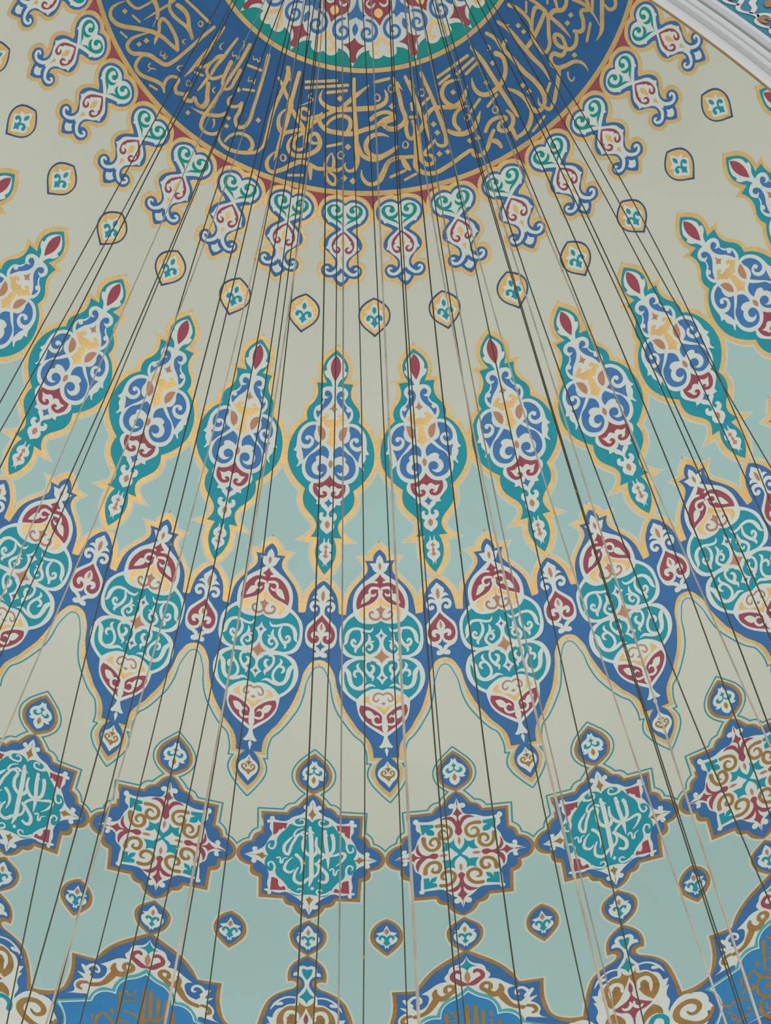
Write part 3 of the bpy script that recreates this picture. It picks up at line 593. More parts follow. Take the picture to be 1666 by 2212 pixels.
  ('T', 'gold_writing', 'gold2', 2, '-718,307 -696,316 -687,336 -696,363 -717,364 -730,342 -718,307', '9 14 16 14 13 10 9'),
  ('T', 'gold_writing', 'gold2', 2, '82,-351 106,-333 110,-309 87,-288 60,-296 52,-322 82,-351', '10 16 18 16 15 11 10'),
  ('T', 'gold_writing', 'gold2', 2, '242,-420 265,-401 268,-377 242,-357 214,-367 209,-394 242,-420', '10 17 18 16 15 12 10'),
  ('T', 'gold_writing', 'gold2', 2, '-613,-294 -634,-258 -591,-249 -645,-193 -705,-154', '13 19 18 13 3'),
  ('T', 'gold_writing', 'gold2', 2, '284,-470! 314,-337 322,-199 335,-90 279,-38 200,-26 133,-55 105,-103', '37 44 43 42 41 44 38 23'),
  ('T', 'gold_writing', 'gold2', 2, '317,-421! 363,-353!', '42 3'),
  ('T', 'gold_writing', 'gold2', 2, '462,-411! 503,-356!', '42 3'),
  ('T', 'gold_writing', 'gold2', 2, '420,-465! 462,-311 484,-167 509,-13 508,146', '37 44 42 38 6'),
  ('T', 'gold_writing', 'gold2', 2, '607,-460! 626,-333 642,-202 649,-74 655,55 652,165 620,225 580,212 557,142', '42 41 40 40 39 38 33 29 7'),
  ('T', 'gold_writing', 'gold2', 2, '421,66 494,-17 544,-82 615,-124 696,-113 786,-80 871,-77 948,-125 1019,-191', '34 41 39 36 36 42 51 44 6'),
  ('T', 'gold_writing', 'gold2', 2, '991,-264 905,-293 804,-284 751,-230 749,-159 792,-94', '5 28 37 42 42 42'),
  ('T', 'gold_writing', 'gold2', 2, '952,-20 870,-36 797,-3 763,64 783,138', '5 31 35 39 32'),
  ('T', 'gold_writing', 'gold2', 2, '685,106 732,152 826,189 901,177 963,126 1017,66', '30 43 48 45 39 8'),
  ('T', 'gold_writing', 'gold2', 2, '1261,-462! 1283,-327 1279,-174 1274,-32 1273,94 1274,204 1278,289', '31 46 44 43 39 37 33'),
  ('T', 'gold_writing', 'gold2', 2, '1098,-236 1068,-157 1080,-82 1134,-33 1220,-23 1296,-35 1394,-84 1448,-147 1475,-224 1446,-279!', '5 36 42 44 44 42 40 41 45 54'),
  ('T', 'gold_writing', 'gold2', 2, '348,-72 328,16 357,91 409,17 401,-62', '34 35 33 38 31'),
  ('T', 'gold_writing', 'gold2', 2, '424,-219 420,-166', '32 27'),
  ('T', 'gold_writing', 'gold2', 2, '386,-103 433,-94', '28 28'),
  ('T', 'gold_writing', 'gold2', 2, '390,113 374,240 356,352 411,419 486,441 584,418 673,389 758,361 817,357 823,401 863,429 931,401 988,334 1042,282', '30 36 38 39 39 38 38 37 33 38 36 35 36 32'),
  ('T', 'gold_writing', 'gold2', 2, '426,82 415,211 417,312 457,354 504,337 493,279 443,249 470,218 531,173 557,142', '34 38 37 35 31 29 26 29 29 7'),
  ('T', 'gold_writing', 'gold2', 2, '48,455 105,337 143,272 207,241 290,247 365,254', '35 38 39 36 33 33'),
  ('T', 'gold_writing', 'gold2', 2, '261,257 280,322 310,373', '36 50 17'),
  ('T', 'gold_writing', 'gold2', 2, '71,221 142,196 221,152', '36 39 25'),
  ('T', 'gold_writing', 'gold2', 2, '981,253 1068,195 1143,209 1182,244 1110,256 1088,285 1144,345 1204,323 1233,272 1217,184', '32 37 34 30 29 33 38 37 36 18'),
  ('T', 'gold_writing', 'gold2', 2, '976,343 1021,379 1038,450', '31 42 24'),
  ('T', 'gold_writing', 'gold2', 2, '1181,350 1172,458', '36 28'),
  ('T', 'gold_writing', 'gold2', 2, '770,-376! 1179,-421!', '28 29'),
  ('T', 'gold_writing', 'gold2', 2, '761,-315! 895,-347!', '28 28'),
  ('T', 'gold_writing', 'gold2', 2, '976,-330! 1217,-370!', '28 28'),
  ('T', 'gold_writing', 'gold2', 2, '1062,-289! 1233,-320!', '28 28'),
  ('T', 'gold_writing', 'gold2', 2, '524,-188! 607,-228!', '27 27'),
  ('T', 'gold_writing', 'gold2', 2, '941,31! 1062,-28!', '26 26'),
  ('T', 'gold_writing', 'gold2', 2, '1095,65! 1220,21!', '26 26'),
  ('T', 'gold_writing', 'gold2', 2, '149,410! 268,365!', '24 24'),
  ('T', 'gold_writing', 'gold2', 2, '258,448! 347,412!', '24 24'),
  ('O', 'gold_writing', 'gold2', 2, '230,-258! 256,-228! 222,-204! 195,-235!'),
  ('O', 'gold_writing', 'gold2', 2, '872,-221! 888,-185! 848,-172! 832,-208!'),
  ('O', 'gold_writing', 'gold2', 2, '589,-15! 609,20! 574,39! 554,3!'),
  ('O', 'gold_writing', 'gold2', 2, '601,67! 619,103! 585,121! 567,86!'),
  ('O', 'gold_writing', 'gold2', 2, '568,257! 586,292! 555,312! 537,276!'),
  ('O', 'gold_writing', 'gold2', 2, '638,263! 654,298! 624,315! 608,280!'),
  ('O', 'gold_writing', 'gold2', 2, '1213,-146! 1222,-107! 1181,-100! 1170,-139!'),
  ('O', 'gold_writing', 'gold2', 2, '1376,-253! 1383,-215! 1340,-211! 1333,-249!'),
  ('O', 'gold_writing', 'gold2', 2, '909,250! 922,288! 889,301! 875,263!'),
  ('O', 'gold_writing', 'gold2', 2, '840,241! 854,277! 822,291! 808,255!'),
  ('T', 'gold_writing', 'gold2', 2, '245,-417 268,-398 271,-374 245,-354 217,-364 212,-391 245,-417', '10 17 18 16 15 12 10'),
  ('T', 'gold_writing', 'gold2', 2, '563,-326 581,-304 579,-280 552,-263 527,-276 526,-304 563,-326', '10 16 18 16 15 11 10'),
  ('T', 'gold_writing', 'gold2', 2, '303,101 321,121 322,144 302,164 280,154 277,126 303,101', '9 15 16 15 13 10 9'),
  ('T', 'gold_writing', 'gold2', 2, '1154,98 1164,124 1157,147 1131,156 1114,138 1120,111 1154,98', '9 15 16 15 13 10 9'),
  ('T', 'gold_writing', 'gold2', 2, '897,34 909,56 905,77 881,89 864,74 867,49 897,34', '9 15 16 15 13 11 9'),
  ('T', 'gold_writing', 'gold2', 2, '1699,-464! 1721,-343 1707,-183 1692,-17 1694,113 1664,243', '38 43 45 42 33 6'),
  ('T', 'gold_writing', 'gold2', 2, '1508,-470! 1543,-375 1531,-294 1542,-165 1545,7 1563,164 1552,283 1502,361 1438,376 1403,325 1407,215 1383,119 1333,38', '38 44 41 40 41 40 38 36 38 37 38 36 23'),
  ('T', 'gold_writing', 'gold2', 2, '1609,-302 1548,-270 1551,-198', '36 36 16'),
  ('T', 'gold_writing', 'gold2', 2, '1768,-377! 1715,-391!', '8 34'),
  ('T', 'gold_writing', 'gold2', 2, '1939,-477! 1965,-400 1958,-309 1928,-222 1849,-147 1808,-34 1806,42 1871,40 1964,-34 2096,-122', '49 42 38 37 35 34 35 35 36 35'),
  ('T', 'gold_writing', 'gold2', 2, '1730,-117! 1847,-126 1980,-148 2086,-163', '39 40 40 37'),
  ('T', 'gold_writing', 'gold2', 2, '1928,-198 2010,-248 2110,-250 2121,-181 2098,-132 2170,-96 2231,-26 2336,-38', '19 36 41 44 43 46 39 35'),
  ('T', 'gold_writing', 'gold2', 2, '2132,-344 2134,-244 2121,-181', '34 36 36'),
  ('T', 'gold_writing', 'gold2', 2, '2099,-104 2088,25 2056,164', '35 37 6'),
  ('T', 'gold_writing', 'gold2', 2, '2272,-136 2208,-78', '35 24'),
  ('T', 'gold_writing', 'gold2', 2, '2232,-199! 2196,-183!', '21 21'),
  ('T', 'gold_writing', 'gold2', 2, '2085,-363! 1992,-314!', '22 22'),
  ('T', 'gold_writing', 'gold2', 2, '1967,177 1936,111 1952,49 1988,23 2015,73 1986,143 1963,190 2013,232 2082,212 2138,156', '30 35 38 35 34 33 34 38 37 11'),
  ('T', 'gold_writing', 'gold2', 2, '2122,157 2170,222 2239,190 2306,137 2348,189 2415,133', '30 40 37 35 33 30'),
  ('T', 'gold_writing', 'gold2', 2, '1951,180 1894,185 1841,106 1793,127 1781,213 1840,264 1928,320 1953,380 1933,471', '33 40 38 36 40 38 33 24 3'),
  ('T', 'gold_writing', 'gold2', 2, '1796,231 1722,294 1629,365 1563,413 1508,426 1496,394 1474,324 1501,277', '40 39 34 35 31 28 20 4'),
  ('T', 'gold_writing', 'gold2', 2, '2360,23 2361,184 2330,261 2279,353', '34 35 18 6'),
  ('T', 'gold_writing', 'gold2', 2, '2442,193 2348,235', '30 22'),
  ('T', 'gold_writing', 'gold2', 2, '2479,280 2352,337 2245,387 2159,382', '43 42 36 3'),
  ('T', 'gold_writing', 'gold2', 2, '2454,321 2433,375 2473,420 2527,398', '15 29 33 33'),
  ('T', 'gold_writing', 'gold2', 2, '2254,261! 2118,308!', '27 26'),
  ('T', 'gold_writing', 'gold2', 2, '1648,262! 1559,310!', '26 26'),
  ('T', 'gold_writing', 'gold2', 2, '1442,447! 1311,485!', '25 25'),
  ('T', 'gold_writing', 'gold2', 2, '1392,315 1342,392 1263,444 1176,447', '22 43 41 28'),
  ('O', 'gold_writing', 'gold2', 2, '2246,49! 2238,86! 2200,73! 2208,36!'),
  ('O', 'gold_writing', 'gold2', 2, '2168,54! 2161,91! 2123,80! 2130,42!'),
  ('O', 'gold_writing', 'gold2', 2, '1980,262! 1977,301! 1942,293! 1945,254!'),
  ('O', 'gold_writing', 'gold2', 2, '1848,-319! 1845,-284! 1803,-288! 1805,-324!'),
  ('O', 'gold_writing', 'gold2', 2, '1836,-245! 1834,-210! 1793,-214! 1795,-250!'),
  ('O', 'gold_writing', 'gold2', 2, '1475,82! 1480,121! 1443,123! 1438,84!'),
  ('O', 'gold_writing', 'gold2', 2, '1486,161! 1490,198! 1455,200! 1451,163!'),
  ('T', 'gold_writing', 'gold2', 2, '1822,318! 1790,366 1794,404 1828,394', '17 14 14 13'),
  ('T', 'gold_writing', 'gold2', 2, '1430,-387 1432,-347 1392,-355', '17 17 12'),
 ]),
 'panel_writing_left': (-1.5, 6.8591, 10.7052, [
  ('T', 'bronze_writing', 'bronze', 6, '4,-250! 1,-105 4,52 6,148', '35 41 41 41'),
  ('T', 'bronze_writing', 'bronze', 6, '55,-228! 63,-61 64,84', '35 35 35'),
  ('T', 'bronze_writing', 'bronze', 6, '122,-167! 126,-41 130,79', '35 31 31'),
  ('T', 'bronze_writing', 'bronze', 6, '190,-160 182,-79 179,18 129,67 51,85 -11,92 -76,50 -145,34', '25 23 29 25 29 27 27 21'),
  ('T', 'bronze_writing', 'bronze', 6, '-191,-152! -191,-37 -196,61 -195,182', '43 29 23 23'),
  ('T', 'bronze_writing', 'bronze', 6, '-188,-65! -48,-107!', '14 14'),
  ('T', 'bronze_writing', 'bronze', 6, '-149,-189 -110,-146 -85,-177 -71,-229', '23 19 14 8'),
  ('T', 'bronze_writing', 'bronze', 6, '-261,33 -248,78', '18 29'),
  ('T', 'bronze_writing', 'bronze', 6, '-372,250 -362,163 -312,116 -264,155 -233,206', '25 25 31 27 25'),
  ('T', 'bronze_writing', 'bronze', 6, '-406,159 -410,215', '23 12'),
  ('T', 'bronze_writing', 'bronze', 6, '251,-36! 258,71', '31 31'),
  ('T', 'bronze_writing', 'bronze', 6, '-208,186 -167,147 -104,155', '20 23 20'),
 ]),
 'panel_writing_middle': (0.5, 6.8508, 10.5768, [
  ('T', 'bronze_writing', 'bronze', 6, '-14,-126! -16,87', '34 39'),
  ('T', 'bronze_writing', 'bronze', 6, '54,-117! 56,97', '32 43'),
  ('T', 'bronze_writing', 'bronze', 6, '118,-53! 111,105', '32 30'),
  ('T', 'bronze_writing', 'bronze', 6, '177,-39 185,9', '28 19'),
  ('T', 'bronze_writing', 'bronze', 6, '179,55 184,116', '24 24'),
  ('T', 'bronze_writing', 'bronze', 6, '246,77 248,126', '32 28'),
  ('T', 'bronze_writing', 'bronze', 6, '-190,-37! -187,67', '36 32'),
  ('T', 'bronze_writing', 'bronze', 6, '-184,33! -59,14!', '13 13'),
  ('T', 'bronze_writing', 'bronze', 6, '-157,-72 -133,-58 -113,-18 -93,-70 -64,-78', '24 17 22 17 7'),
 ]),
 'panel_writing_right': (2.5, 6.8709, 10.9193, [
  ('T', 'bronze_writing', 'bronze', 6, '-191,-395! -203,-245 -222,-68', '38 26 18'),
  ('T', 'bronze_writing', 'bronze', 6, '-154,-438 -121,-403', '20 21'),
  ('T', 'bronze_writing', 'bronze', 6, '-266,-232 -277,-180', '6 38'),
  ('T', 'bronze_writing', 'bronze', 6, '-438,-1 -425,-88', '4 31'),
  ('T', 'bronze_writing', 'bronze', 6, '-457,100 -416,49 -372,-80 -319,-125 -270,-39 -183,18', '6 21 19 24 30 30'),
  ('T', 'bronze_writing', 'bronze', 6, '-595,63 -608,119 -570,158 -492,119 -434,129 -401,188', '4 25 27 22 21 7'),
  ('T', 'bronze_writing', 'bronze', 6, '-265,-27 -299,26 -309,101 -279,169 -210,208', '13 22 30 34 34'),
  ('T', 'bronze_writing', 'bronze', 6, '-260,179 -303,254 -303,351 -235,438', '18 28 37 41'),
  ('T', 'bronze_writing', 'bronze', 6, '-241,91 -193,89', '34 37'),
  ('T', 'bronze_writing', 'bronze', 6, '-584,213 -560,237 -538,221', '15 16 12'),
  ('T', 'bronze_writing', 'bronze', 6, '-628,321 -604,244', '18 10'),
  ('T', 'bronze_writing', 'bronze', 6, '-529,365 -453,331 -372,325', '19 21 16'),
  ('T', 'bronze_writing', 'bronze', 6, '-251,262 -252,323 -230,352', '15 19 19'),
  ('T', 'bronze_writing', 'bronze', 6, '-227,-57 -169,-81', '9 18'),
  ('T', 'bronze_writing', 'bronze', 6, '-177,-303 -136,-308', '12 17'),
  ('O', 'bronze_writing', 'bronze', 6, '-403,227! -387,261! -409,277! -425,243!'),
  ('O', 'bronze_writing', 'bronze', 6, '-158,-226! -146,-197! -164,-185! -177,-213!'),
  ('T', 'bronze_writing', 'bronze', 6, '-347,5 -334,28 -333,52 -349,67 -366,53 -368,25 -347,5', '10 18 21 21 18 13 10'),
  ('T', 'bronze_writing', 'bronze', 6, '-533,260 -520,283 -519,307 -535,323 -551,309 -554,281 -533,260', '10 18 21 21 18 13 10'),
 ]),
}
CABLES = [
 ([-0.937, 0.157, 26.286], [-2.658, 0.261, 17.335], [-4.979, 0.431, 5.0], 0.421),
 ([-0.874, 0.165, 26.306], [-2.495, -0.036, 16.861], [-4.97, -0.535, 5.0], 0.441),
 ([-0.822, 0.172, 26.321], [-2.486, 0.539, 17.775], [-4.868, 1.137, 5.0], 0.401),
 ([-0.579, 0.197, 26.379], [-1.413, -3.142, 11.915], [-1.719, -4.696, 5.0], 0.677),
 ([-0.596, 0.195, 26.375], [-2.025, 0.731, 18.076], [-4.813, 1.344, 5.0], 0.387),
 ([-0.59, 0.196, 26.377], [-1.996, 0.867, 18.293], [-4.645, 1.836, 5.0], 0.377),
 ([-0.56, 0.198, 26.383], [-1.153, -3.045, 12.067], [-1.641, -4.724, 5.0], 0.669),
 ([-0.482, 0.205, 26.397], [-1.71, 1.469, 19.247], [-2.471, 4.343, 5.0], 0.335),
 ([-0.482, 0.205, 26.397], [-1.396, 1.374, 19.094], [-3.53, 3.538, 5.0], 0.341),
 ([-0.467, 0.206, 26.399], [-1.299, 1.433, 19.187], [-3.291, 3.764, 5.0], 0.337),
 ([-0.48, 0.205, 26.397], [-0.732, -3.258, 11.725], [-1.038, -4.892, 5.0], 0.685),
 ([-0.43, 0.208, 26.405], [-1.12, 1.455, 19.22], [-3.326, 3.732, 5.0], 0.334),
 ([-0.449, 0.206, 26.402], [-0.851, 1.516, 19.316], [-3.168, 3.867, 5.0], 0.329),
 ([-0.355, 0.212, 26.415], [-0.987, 1.522, 19.326], [-2.938, 4.037, 5.0], 0.33),
 ([-0.342, 0.213, 26.416], [-0.785, 1.597, 19.444], [-2.476, 4.343, 5.0], 0.325),
 ([-0.337, 0.214, 26.417], [-0.455, -3.361, 11.56], [-0.646, -4.96, 5.0], 0.693),
 ([-0.336, 0.214, 26.417], [-0.702, 1.651, 19.529], [-1.863, 4.636, 5.0], 0.321),
 ([-0.359, 0.212, 26.414], [-0.352, 1.709, 19.617], [-1.015, 4.891, 5.0], 0.317),
 ([-0.282, 0.218, 26.423], [-0.248, 1.717, 19.629], [-0.908, 4.911, 5.0], 0.317),
 ([-0.211, 0.22, 26.429], [-0.18, 1.729, 19.648], [-0.333, 4.984, 5.0], 0.316),
 ([-0.191, 0.224, 26.43], [-0.034, 1.731, 19.651], [-0.358, 4.983, 5.0], 0.316),
 ([-0.056, 0.235, 26.435], [0.139, 1.735, 19.655], [0.339, 4.982, 5.0], 0.316),
 ([0.039, 0.235, 26.435], [0.105, -3.42, 11.46], [0.154, -4.998, 5.0], 0.699),
 ([0.196, 0.226, 26.429], [0.352, 1.707, 19.61], [1.235, 4.841, 5.0], 0.318),
 ([0.215, 0.224, 26.428], [0.376, 1.701, 19.599], [1.339, 4.81, 5.0], 0.318),
 ([0.307, 0.218, 26.42], [0.62, 1.659, 19.531], [1.875, 4.629, 5.0], 0.321),
 ([0.312, 0.218, 26.42], [0.822, 1.562, 19.375], [2.8, 4.138, 5.0], 0.328),
 ([0.325, 0.218, 26.418], [0.505, -3.326, 11.607], [0.778, -4.942, 5.0], 0.691),
 ([0.345, 0.217, 26.416], [0.902, 1.506, 19.284], [3.183, 3.848, 5.0], 0.331),
 ([0.367, 0.215, 26.413], [1.115, 1.517, 19.301], [2.878, 4.084, 5.0], 0.332),
 ([0.391, 0.213, 26.41], [0.781, -3.219, 11.775], [1.161, -4.864, 5.0], 0.683),
 ([0.431, 0.211, 26.404], [1.461, 1.316, 18.978], [3.76, 3.294, 5.0], 0.346),
 ([0.46, 0.209, 26.4], [1.469, 1.302, 18.956], [3.816, 3.222, 5.0], 0.347),
 ([0.464, 0.209, 26.399], [0.954, -3.251, 11.722], [1.22, -4.849, 5.0], 0.686),
 ([0.518, 0.205, 26.39], [1.61, 1.02, 18.507], [4.572, 2.021, 5.0], 0.366),
 ([0.498, 0.206, 26.394], [1.973, 1.173, 18.746], [3.877, 3.15, 5.0], 0.359),
 ([0.57, 0.201, 26.38], [1.285, -3.059, 12.026], [1.725, -4.694, 5.0], 0.671),
 ([0.584, 0.2, 26.378], [2.153, 1.121, 18.663], [3.933, 3.086, 5.0], 0.363),
 ([0.682, 0.192, 26.356], [2.309, 0.942, 18.378], [4.35, 2.464, 5.0], 0.375),
 ([0.769, 0.183, 26.335], [2.334, 0.819, 18.181], [4.596, 1.957, 5.0], 0.383),
 ([0.711, 0.189, 26.349], [2.612, 0.925, 18.347], [4.152, 2.777, 5.0], 0.378),
 ([0.819, 0.178, 26.321], [2.789, 1.219, 18.813], [2.745, 4.177, 5.0], 0.354),
 ([0.989, 0.157, 26.269], [2.581, -0.088, 16.738], [4.961, -0.624, 5.0], 0.446),
]
# ------------------------------------------------------------------ the painted plaster shell of the dome
def dome():
    seg = 384
    rows = []
    def span(a, b, n): return [a + (b - a) * i / n for i in range(n)]
    cuts = [0.02] + span(0.15, 5.016, 50) + span(5.016, 6.5, 18) + span(6.5, 8.735, 24) + span(8.735, 12.8, 40) + [12.8]
    V, F, MI = [], [], []
    for s in cuts:
        for k in range(seg): V.append(surf(PHI0 + 2 * math.pi * k / seg, s, 0))
    for i in range(len(cuts) - 1):
        c = (cuts[i] + cuts[i + 1]) / 2
        mi = 1 if (5.016 < c < 6.5 or c > 8.735) else 0
        for k in range(seg):
            k2 = (k + 1) % seg
            F.append((i * seg + k, i * seg + k2, (i + 1) * seg + k2, (i + 1) * seg + k)); MI.append(mi)
    n0 = len(V); V.append(surf(0, 0.0, 0)); 
    for k in range(seg): F.append((n0, (k + 1) % seg, k)); MI.append(0)
    o = mesh_obj('ceiling', V, F, 'cream')
    o.data.materials.append(MATS['skyplaster'])
    o.data.polygons.foreach_set('material_index', MI)
    o.data.polygons.foreach_set('use_smooth', [True] * len(F))
    o['kind'] = 'structure'
    return o
dome()

def near(A, B, tol=0.006):
    (va, fa, ba), (vb, fb, bb) = A, B
    if ba[0] > bb[2] + tol or bb[0] > ba[2] + tol or ba[1] > bb[3] + tol or bb[1] > ba[3] + tol: return False
    for (v1, f2, v2) in ((va, fb, vb), (vb, fa, va)):
        for f in f2:
            for i in range(len(f)):
                ax, ay = v2[f[i]]; bx, by = v2[f[(i + 1) % len(f)]]
                dx, dy = bx - ax, by - ay; L = dx * dx + dy * dy + 1e-12
                x0, x1 = min(ax, bx) - tol, max(ax, bx) + tol; y0, y1 = min(ay, by) - tol, max(ay, by) + tol
                for (x, y) in v1:
                    if x < x0 or x > x1 or y < y0 or y > y1: continue
                    q = max(0, min(1, ((x - ax) * dx + (y - ay) * dy) / L))
                    if (x - ax - q * dx) ** 2 + (y - ay - q * dy) ** 2 < tol * tol: return True
    return False
def cluster(pieces):
    n = len(pieces); g = list(range(n))
    def find(i):
        while g[i] != i: i = g[i]
        return i
    P = [(V, F, (min(v[0] for v in V), min(v[1] for v in V), max(v[0] for v in V), max(v[1] for v in V))) for V, F in pieces]
    for i in range(n):
        for j in range(i):
            if find(i) != find(j) and near(P[i], P[j]): g[find(i)] = find(j)
    out = {}
    for i in range(n):
        sh = out.setdefault(find(i), Sheet()); sh.add(*pieces[i])
    return list(out.values())
def shapes(items, grid=0.14):
    """list of (part, colour, level, Sheet): the traced outlines of one motif, pieces that touch joined in one sheet"""
    parts = {}
    rims = []
    for it in items:
        mode, part, colour, lv, txt = it[:5]
        ps = parts.setdefault((part, colour, lv), [])
        pts = parse(txt)
        if mode in 'HPO':
            if mode == 'H':
                half, _ = smooth(pts, False)
                polys = [half + [(-x, y) for x, y in reversed(half[1:-1])]]
            else:
                full, _ = smooth(pts, True)
                polys = [full] + ([[(-x, y) for x, y in full]] if mode == 'P' else [])
            for p in polys:
                V, F = fill(p, grid)
                if F: ps.append((V, F))
                if lv == 0 and mode == 'H': rims.append(p)
        else:
            w = [int(v) / 1000.0 for v in it[5].split()]
            line, lw = smooth(pts, False, w, 5)
            if lw is None: lw = w
            ps.append(ribbon(line, lw))
            if mode == 'S': ps.append(ribbon([(-x, y) for x, y in line], lw))
    out = []
    for (part, colour, lv), ps in parts.items():
        for sh in cluster(ps): out.append((part, colour, lv, sh))
    return out, rims

def dup(root):
    r = root.copy(); COL.objects.link(r)
    for ch in list(root.children):
        c = ch.copy(); COL.objects.link(c); c.parent = r
    return r

def motif(kind, base, rim=0.0, merge=None):
    rk, rc, sm, items = MOTIFS[kind]
    phi = PHI0 + rk * PER
    root = bpy.data.objects.new(kind, None)
    COL.objects.link(root)
    root.empty_display_size = 0.1
    rot = Matrix.Rotation(-phi, 4, 'Z')
    loc = Vector(surf(phi, sm, 0))
    root.matrix_world = Matrix.Translation(loc) @ rot
    inv = root.matrix_world.inverted()
    parts, rims = shapes(items, 0.07 if rc < 4 else 0.14)
    if rim and rims:
        sh = Sheet()
        for p in rims: sh.add(*rim_of(p, rim * 2))
        sh.build('cream_edging', 'cream', root, rc, sm, base + LV * 0.5, phi, inv, thick=base + LV * 0.5)
    for (part, colour, lv, sh) in parts:
        if kind == 'blue_cartouche': sh.lean()
        sh.build(part, colour, root, rc, sm, base + LV * (lv + 1), phi, inv)
    return root

def spread(kind, ks, base, labels, cat, group, rim=0.0):
    """one motif with its parts, then a copy of it at every other place of its row"""
    rk, rc, sm, _ = MOTIFS[kind]
    first = motif(kind, base, rim)
    done = []
    for i, k in enumerate(ks):
        o = first if i == 0 else dup(first)
        phi = PHI0 + k * PER
        o.matrix_world = Matrix.Translation(Vector(surf(phi, sm, 0))) @ Matrix.Rotation(-phi, 4, 'Z')
        tag(o, labels(i, k), cat, group)
        done.append(o)
    return done

ORD = ['first', 'second', 'third', 'fourth', 'fifth', 'sixth', 'seventh', 'eighth', 'ninth', 'tenth', 'eleventh', 'twelfth',
       'thirteenth', 'fourteenth', 'fifteenth', 'sixteenth', 'seventeenth', 'eighteenth']
def ordl(text, end='row'):
    return lambda i, k: '%s, %s from left' % (text, ORD[i])

# ------------------------------------------------------------------ central medallion with the ring of gold writing
def medallion():
    root = bpy.data.objects.new('calligraphy_medallion', None)
    COL.objects.link(root); root.location = (0, 0, TAB[0][2])
    inv = Matrix.Translation(root.location).inverted()
    tag(root, 'round crown of the dome, blue ring of gold Arabic writing around a green rosette', 'medallion')
    def ring(name, mat, s0, s1, h):
        V, F = [], []
        seg = 384; n = max(1, int((s1 - s0) / 0.08))
        for i in range(n + 1):
            for k in range(seg): V.append(surf(PHI0 + 2 * math.pi * k / seg, s0 + (s1 - s0) * i / n, h))
        for i in range(n):
            for k in range(seg): F.append((i * seg + k, i * seg + (k + 1) % seg, (i + 1) * seg + (k + 1) % seg, (i + 1) * seg + k))
        b = len(V)
        for i in (0, n):
            for k in range(seg): V.append(surf(PHI0 + 2 * math.pi * k / seg, s0 + (s1 - s0) * i / n, 0))
        for k in range(seg):
            k2 = (k + 1) % seg
            F.append((k, k2, b + k2, b + k)); F.append((n * seg + k, n * seg + k2, b + seg + k2, b + seg + k))
        return mesh_obj(name, [tuple(inv @ Vector(v)) for v in V], F, mat, root)
    ring('blue_ring', 'ringblue', 1.45, 2.60, LV)
    ring('outer_gold_ring', 'gold2', 2.575, 2.62, LV * 2.5)
    ring('inner_gold_ring', 'gold2', 1.465, 1.508, LV * 2.5)
    ring('green_disc', 'viridian', 0.15, 1.467, LV)
    reps = [2 * math.pi * n / 15 for n in range(15)]
    for kind in ('rosette', 'rosette_gold'):
        rk, rc, sm, items = MOTIFS[kind]
        parts, _ = shapes(items, 0.04)
        for (part, colour, lv, sh) in parts:
            if part == 'white_scroll':
                sh.build('white_rosette', 'white', root, rc, sm, LV * 2, PHI0 + rk * PER, inv, reps)
            else:
                for n in range(-3, 4):            # the petals in view, each its own part
                    sh.build(part, colour, root, rc, sm, LV * (lv + 1), PHI0 + rk * PER, inv, (2 * math.pi * n / 15,))
    # spandrels between the hanging pendants
    rk, rc, sm, items = MOTIFS['red_spandrel']
    parts, _ = shapes(items, 0.07)
    for k in range(-8, 8):
        parts[0][3].build('red_spandrel', 'red', root, rc, sm, LV * 0.7, PHI0 + k * PER, inv)
    # writing: strokes that touch make one letter group, dots are parts of their own
    rk, rc, sm, items = MOTIFS['writing']
    parts, _ = shapes(items)
    for i, (part, colour, lv, sh) in enumerate(parts):
        big = max(v[0] for v in sh.V) - min(v[0] for v in sh.V) + max(v[1] for v in sh.V) - min(v[1] for v in sh.V)
        sh.build('gold_lettering' if big > 0.16 else 'gold_vowel_mark', 'gold2', root, rc, sm, LV * 2.2, PHI0, inv)
medallion()

# ------------------------------------------------------------------ rows of painted motifs
spread('hanging_heart_pendant', [k - 0.5 for k in range(-7, 8)], LV, ordl('gold-edged heart-topped blue pendant below the calligraphy ring'), 'ornament', 'heart-topped pendants around the calligraphy ring')
spread('almond_drop', list(range(-7, 7)), 0, ordl('small gold almond with navy outline on cream plaster'), 'ornament', 'gold almond drops on the cream zone')
spread('teal_medallion', [k - 0.5 for k in range(-5, 8)], 0, ordl('tall teal pointed medallion with gold border'), 'medallion', 'tall teal medallions around the dome', 0.018)

def band(kind, name, ks, label, cat, rim):
    """a continuous painted frieze: one object, its parts run through all the repeats"""
    rk, rc, sm, items = MOTIFS[kind]
    root = bpy.data.objects.new(name, None); COL.objects.link(root)
    phi = PHI0 + rk * PER
    root.location = surf(phi, sm, 0)
    inv = Matrix.Translation(root.location).inverted()
    tag(root, label, cat)
    parts, rims = shapes(items)
    reps = [k * PER for k in ks]
    if rim:
        sh = Sheet()
        for p in rims:
            # edging only beside the painted edge, not across the joint between two repeats
            xm = max(v[0] for v in p)
            seq = [v for v in p if abs(v[0]) < xm - 0.004]
            run = []
            for v in p + [p[0]]:
                if abs(v[0]) < xm - 0.004 and v[1] < EDGE_MAX.get(kind, 9): run.append(v)
                else:
                    if len(run) > 1: sh.add(*ribbon(run, [rim * 2] * len(run)))
                    run = []
            if len(run) > 1: sh.add(*ribbon(run, [rim * 2] * len(run)))
        sh.build('cream_edging', 'cream', root, rc, sm, LV * 0.5, phi, inv, reps, thick=LV * 0.5)
    for (part, colour, lv, sh) in parts:
        if kind == 'blue_band': sh.lean()
        sh.build(part, colour, root, rc, sm, LV * (lv + 1), phi, inv, reps)
    return root
EDGE_MAX = {'lower_band': 1.2}
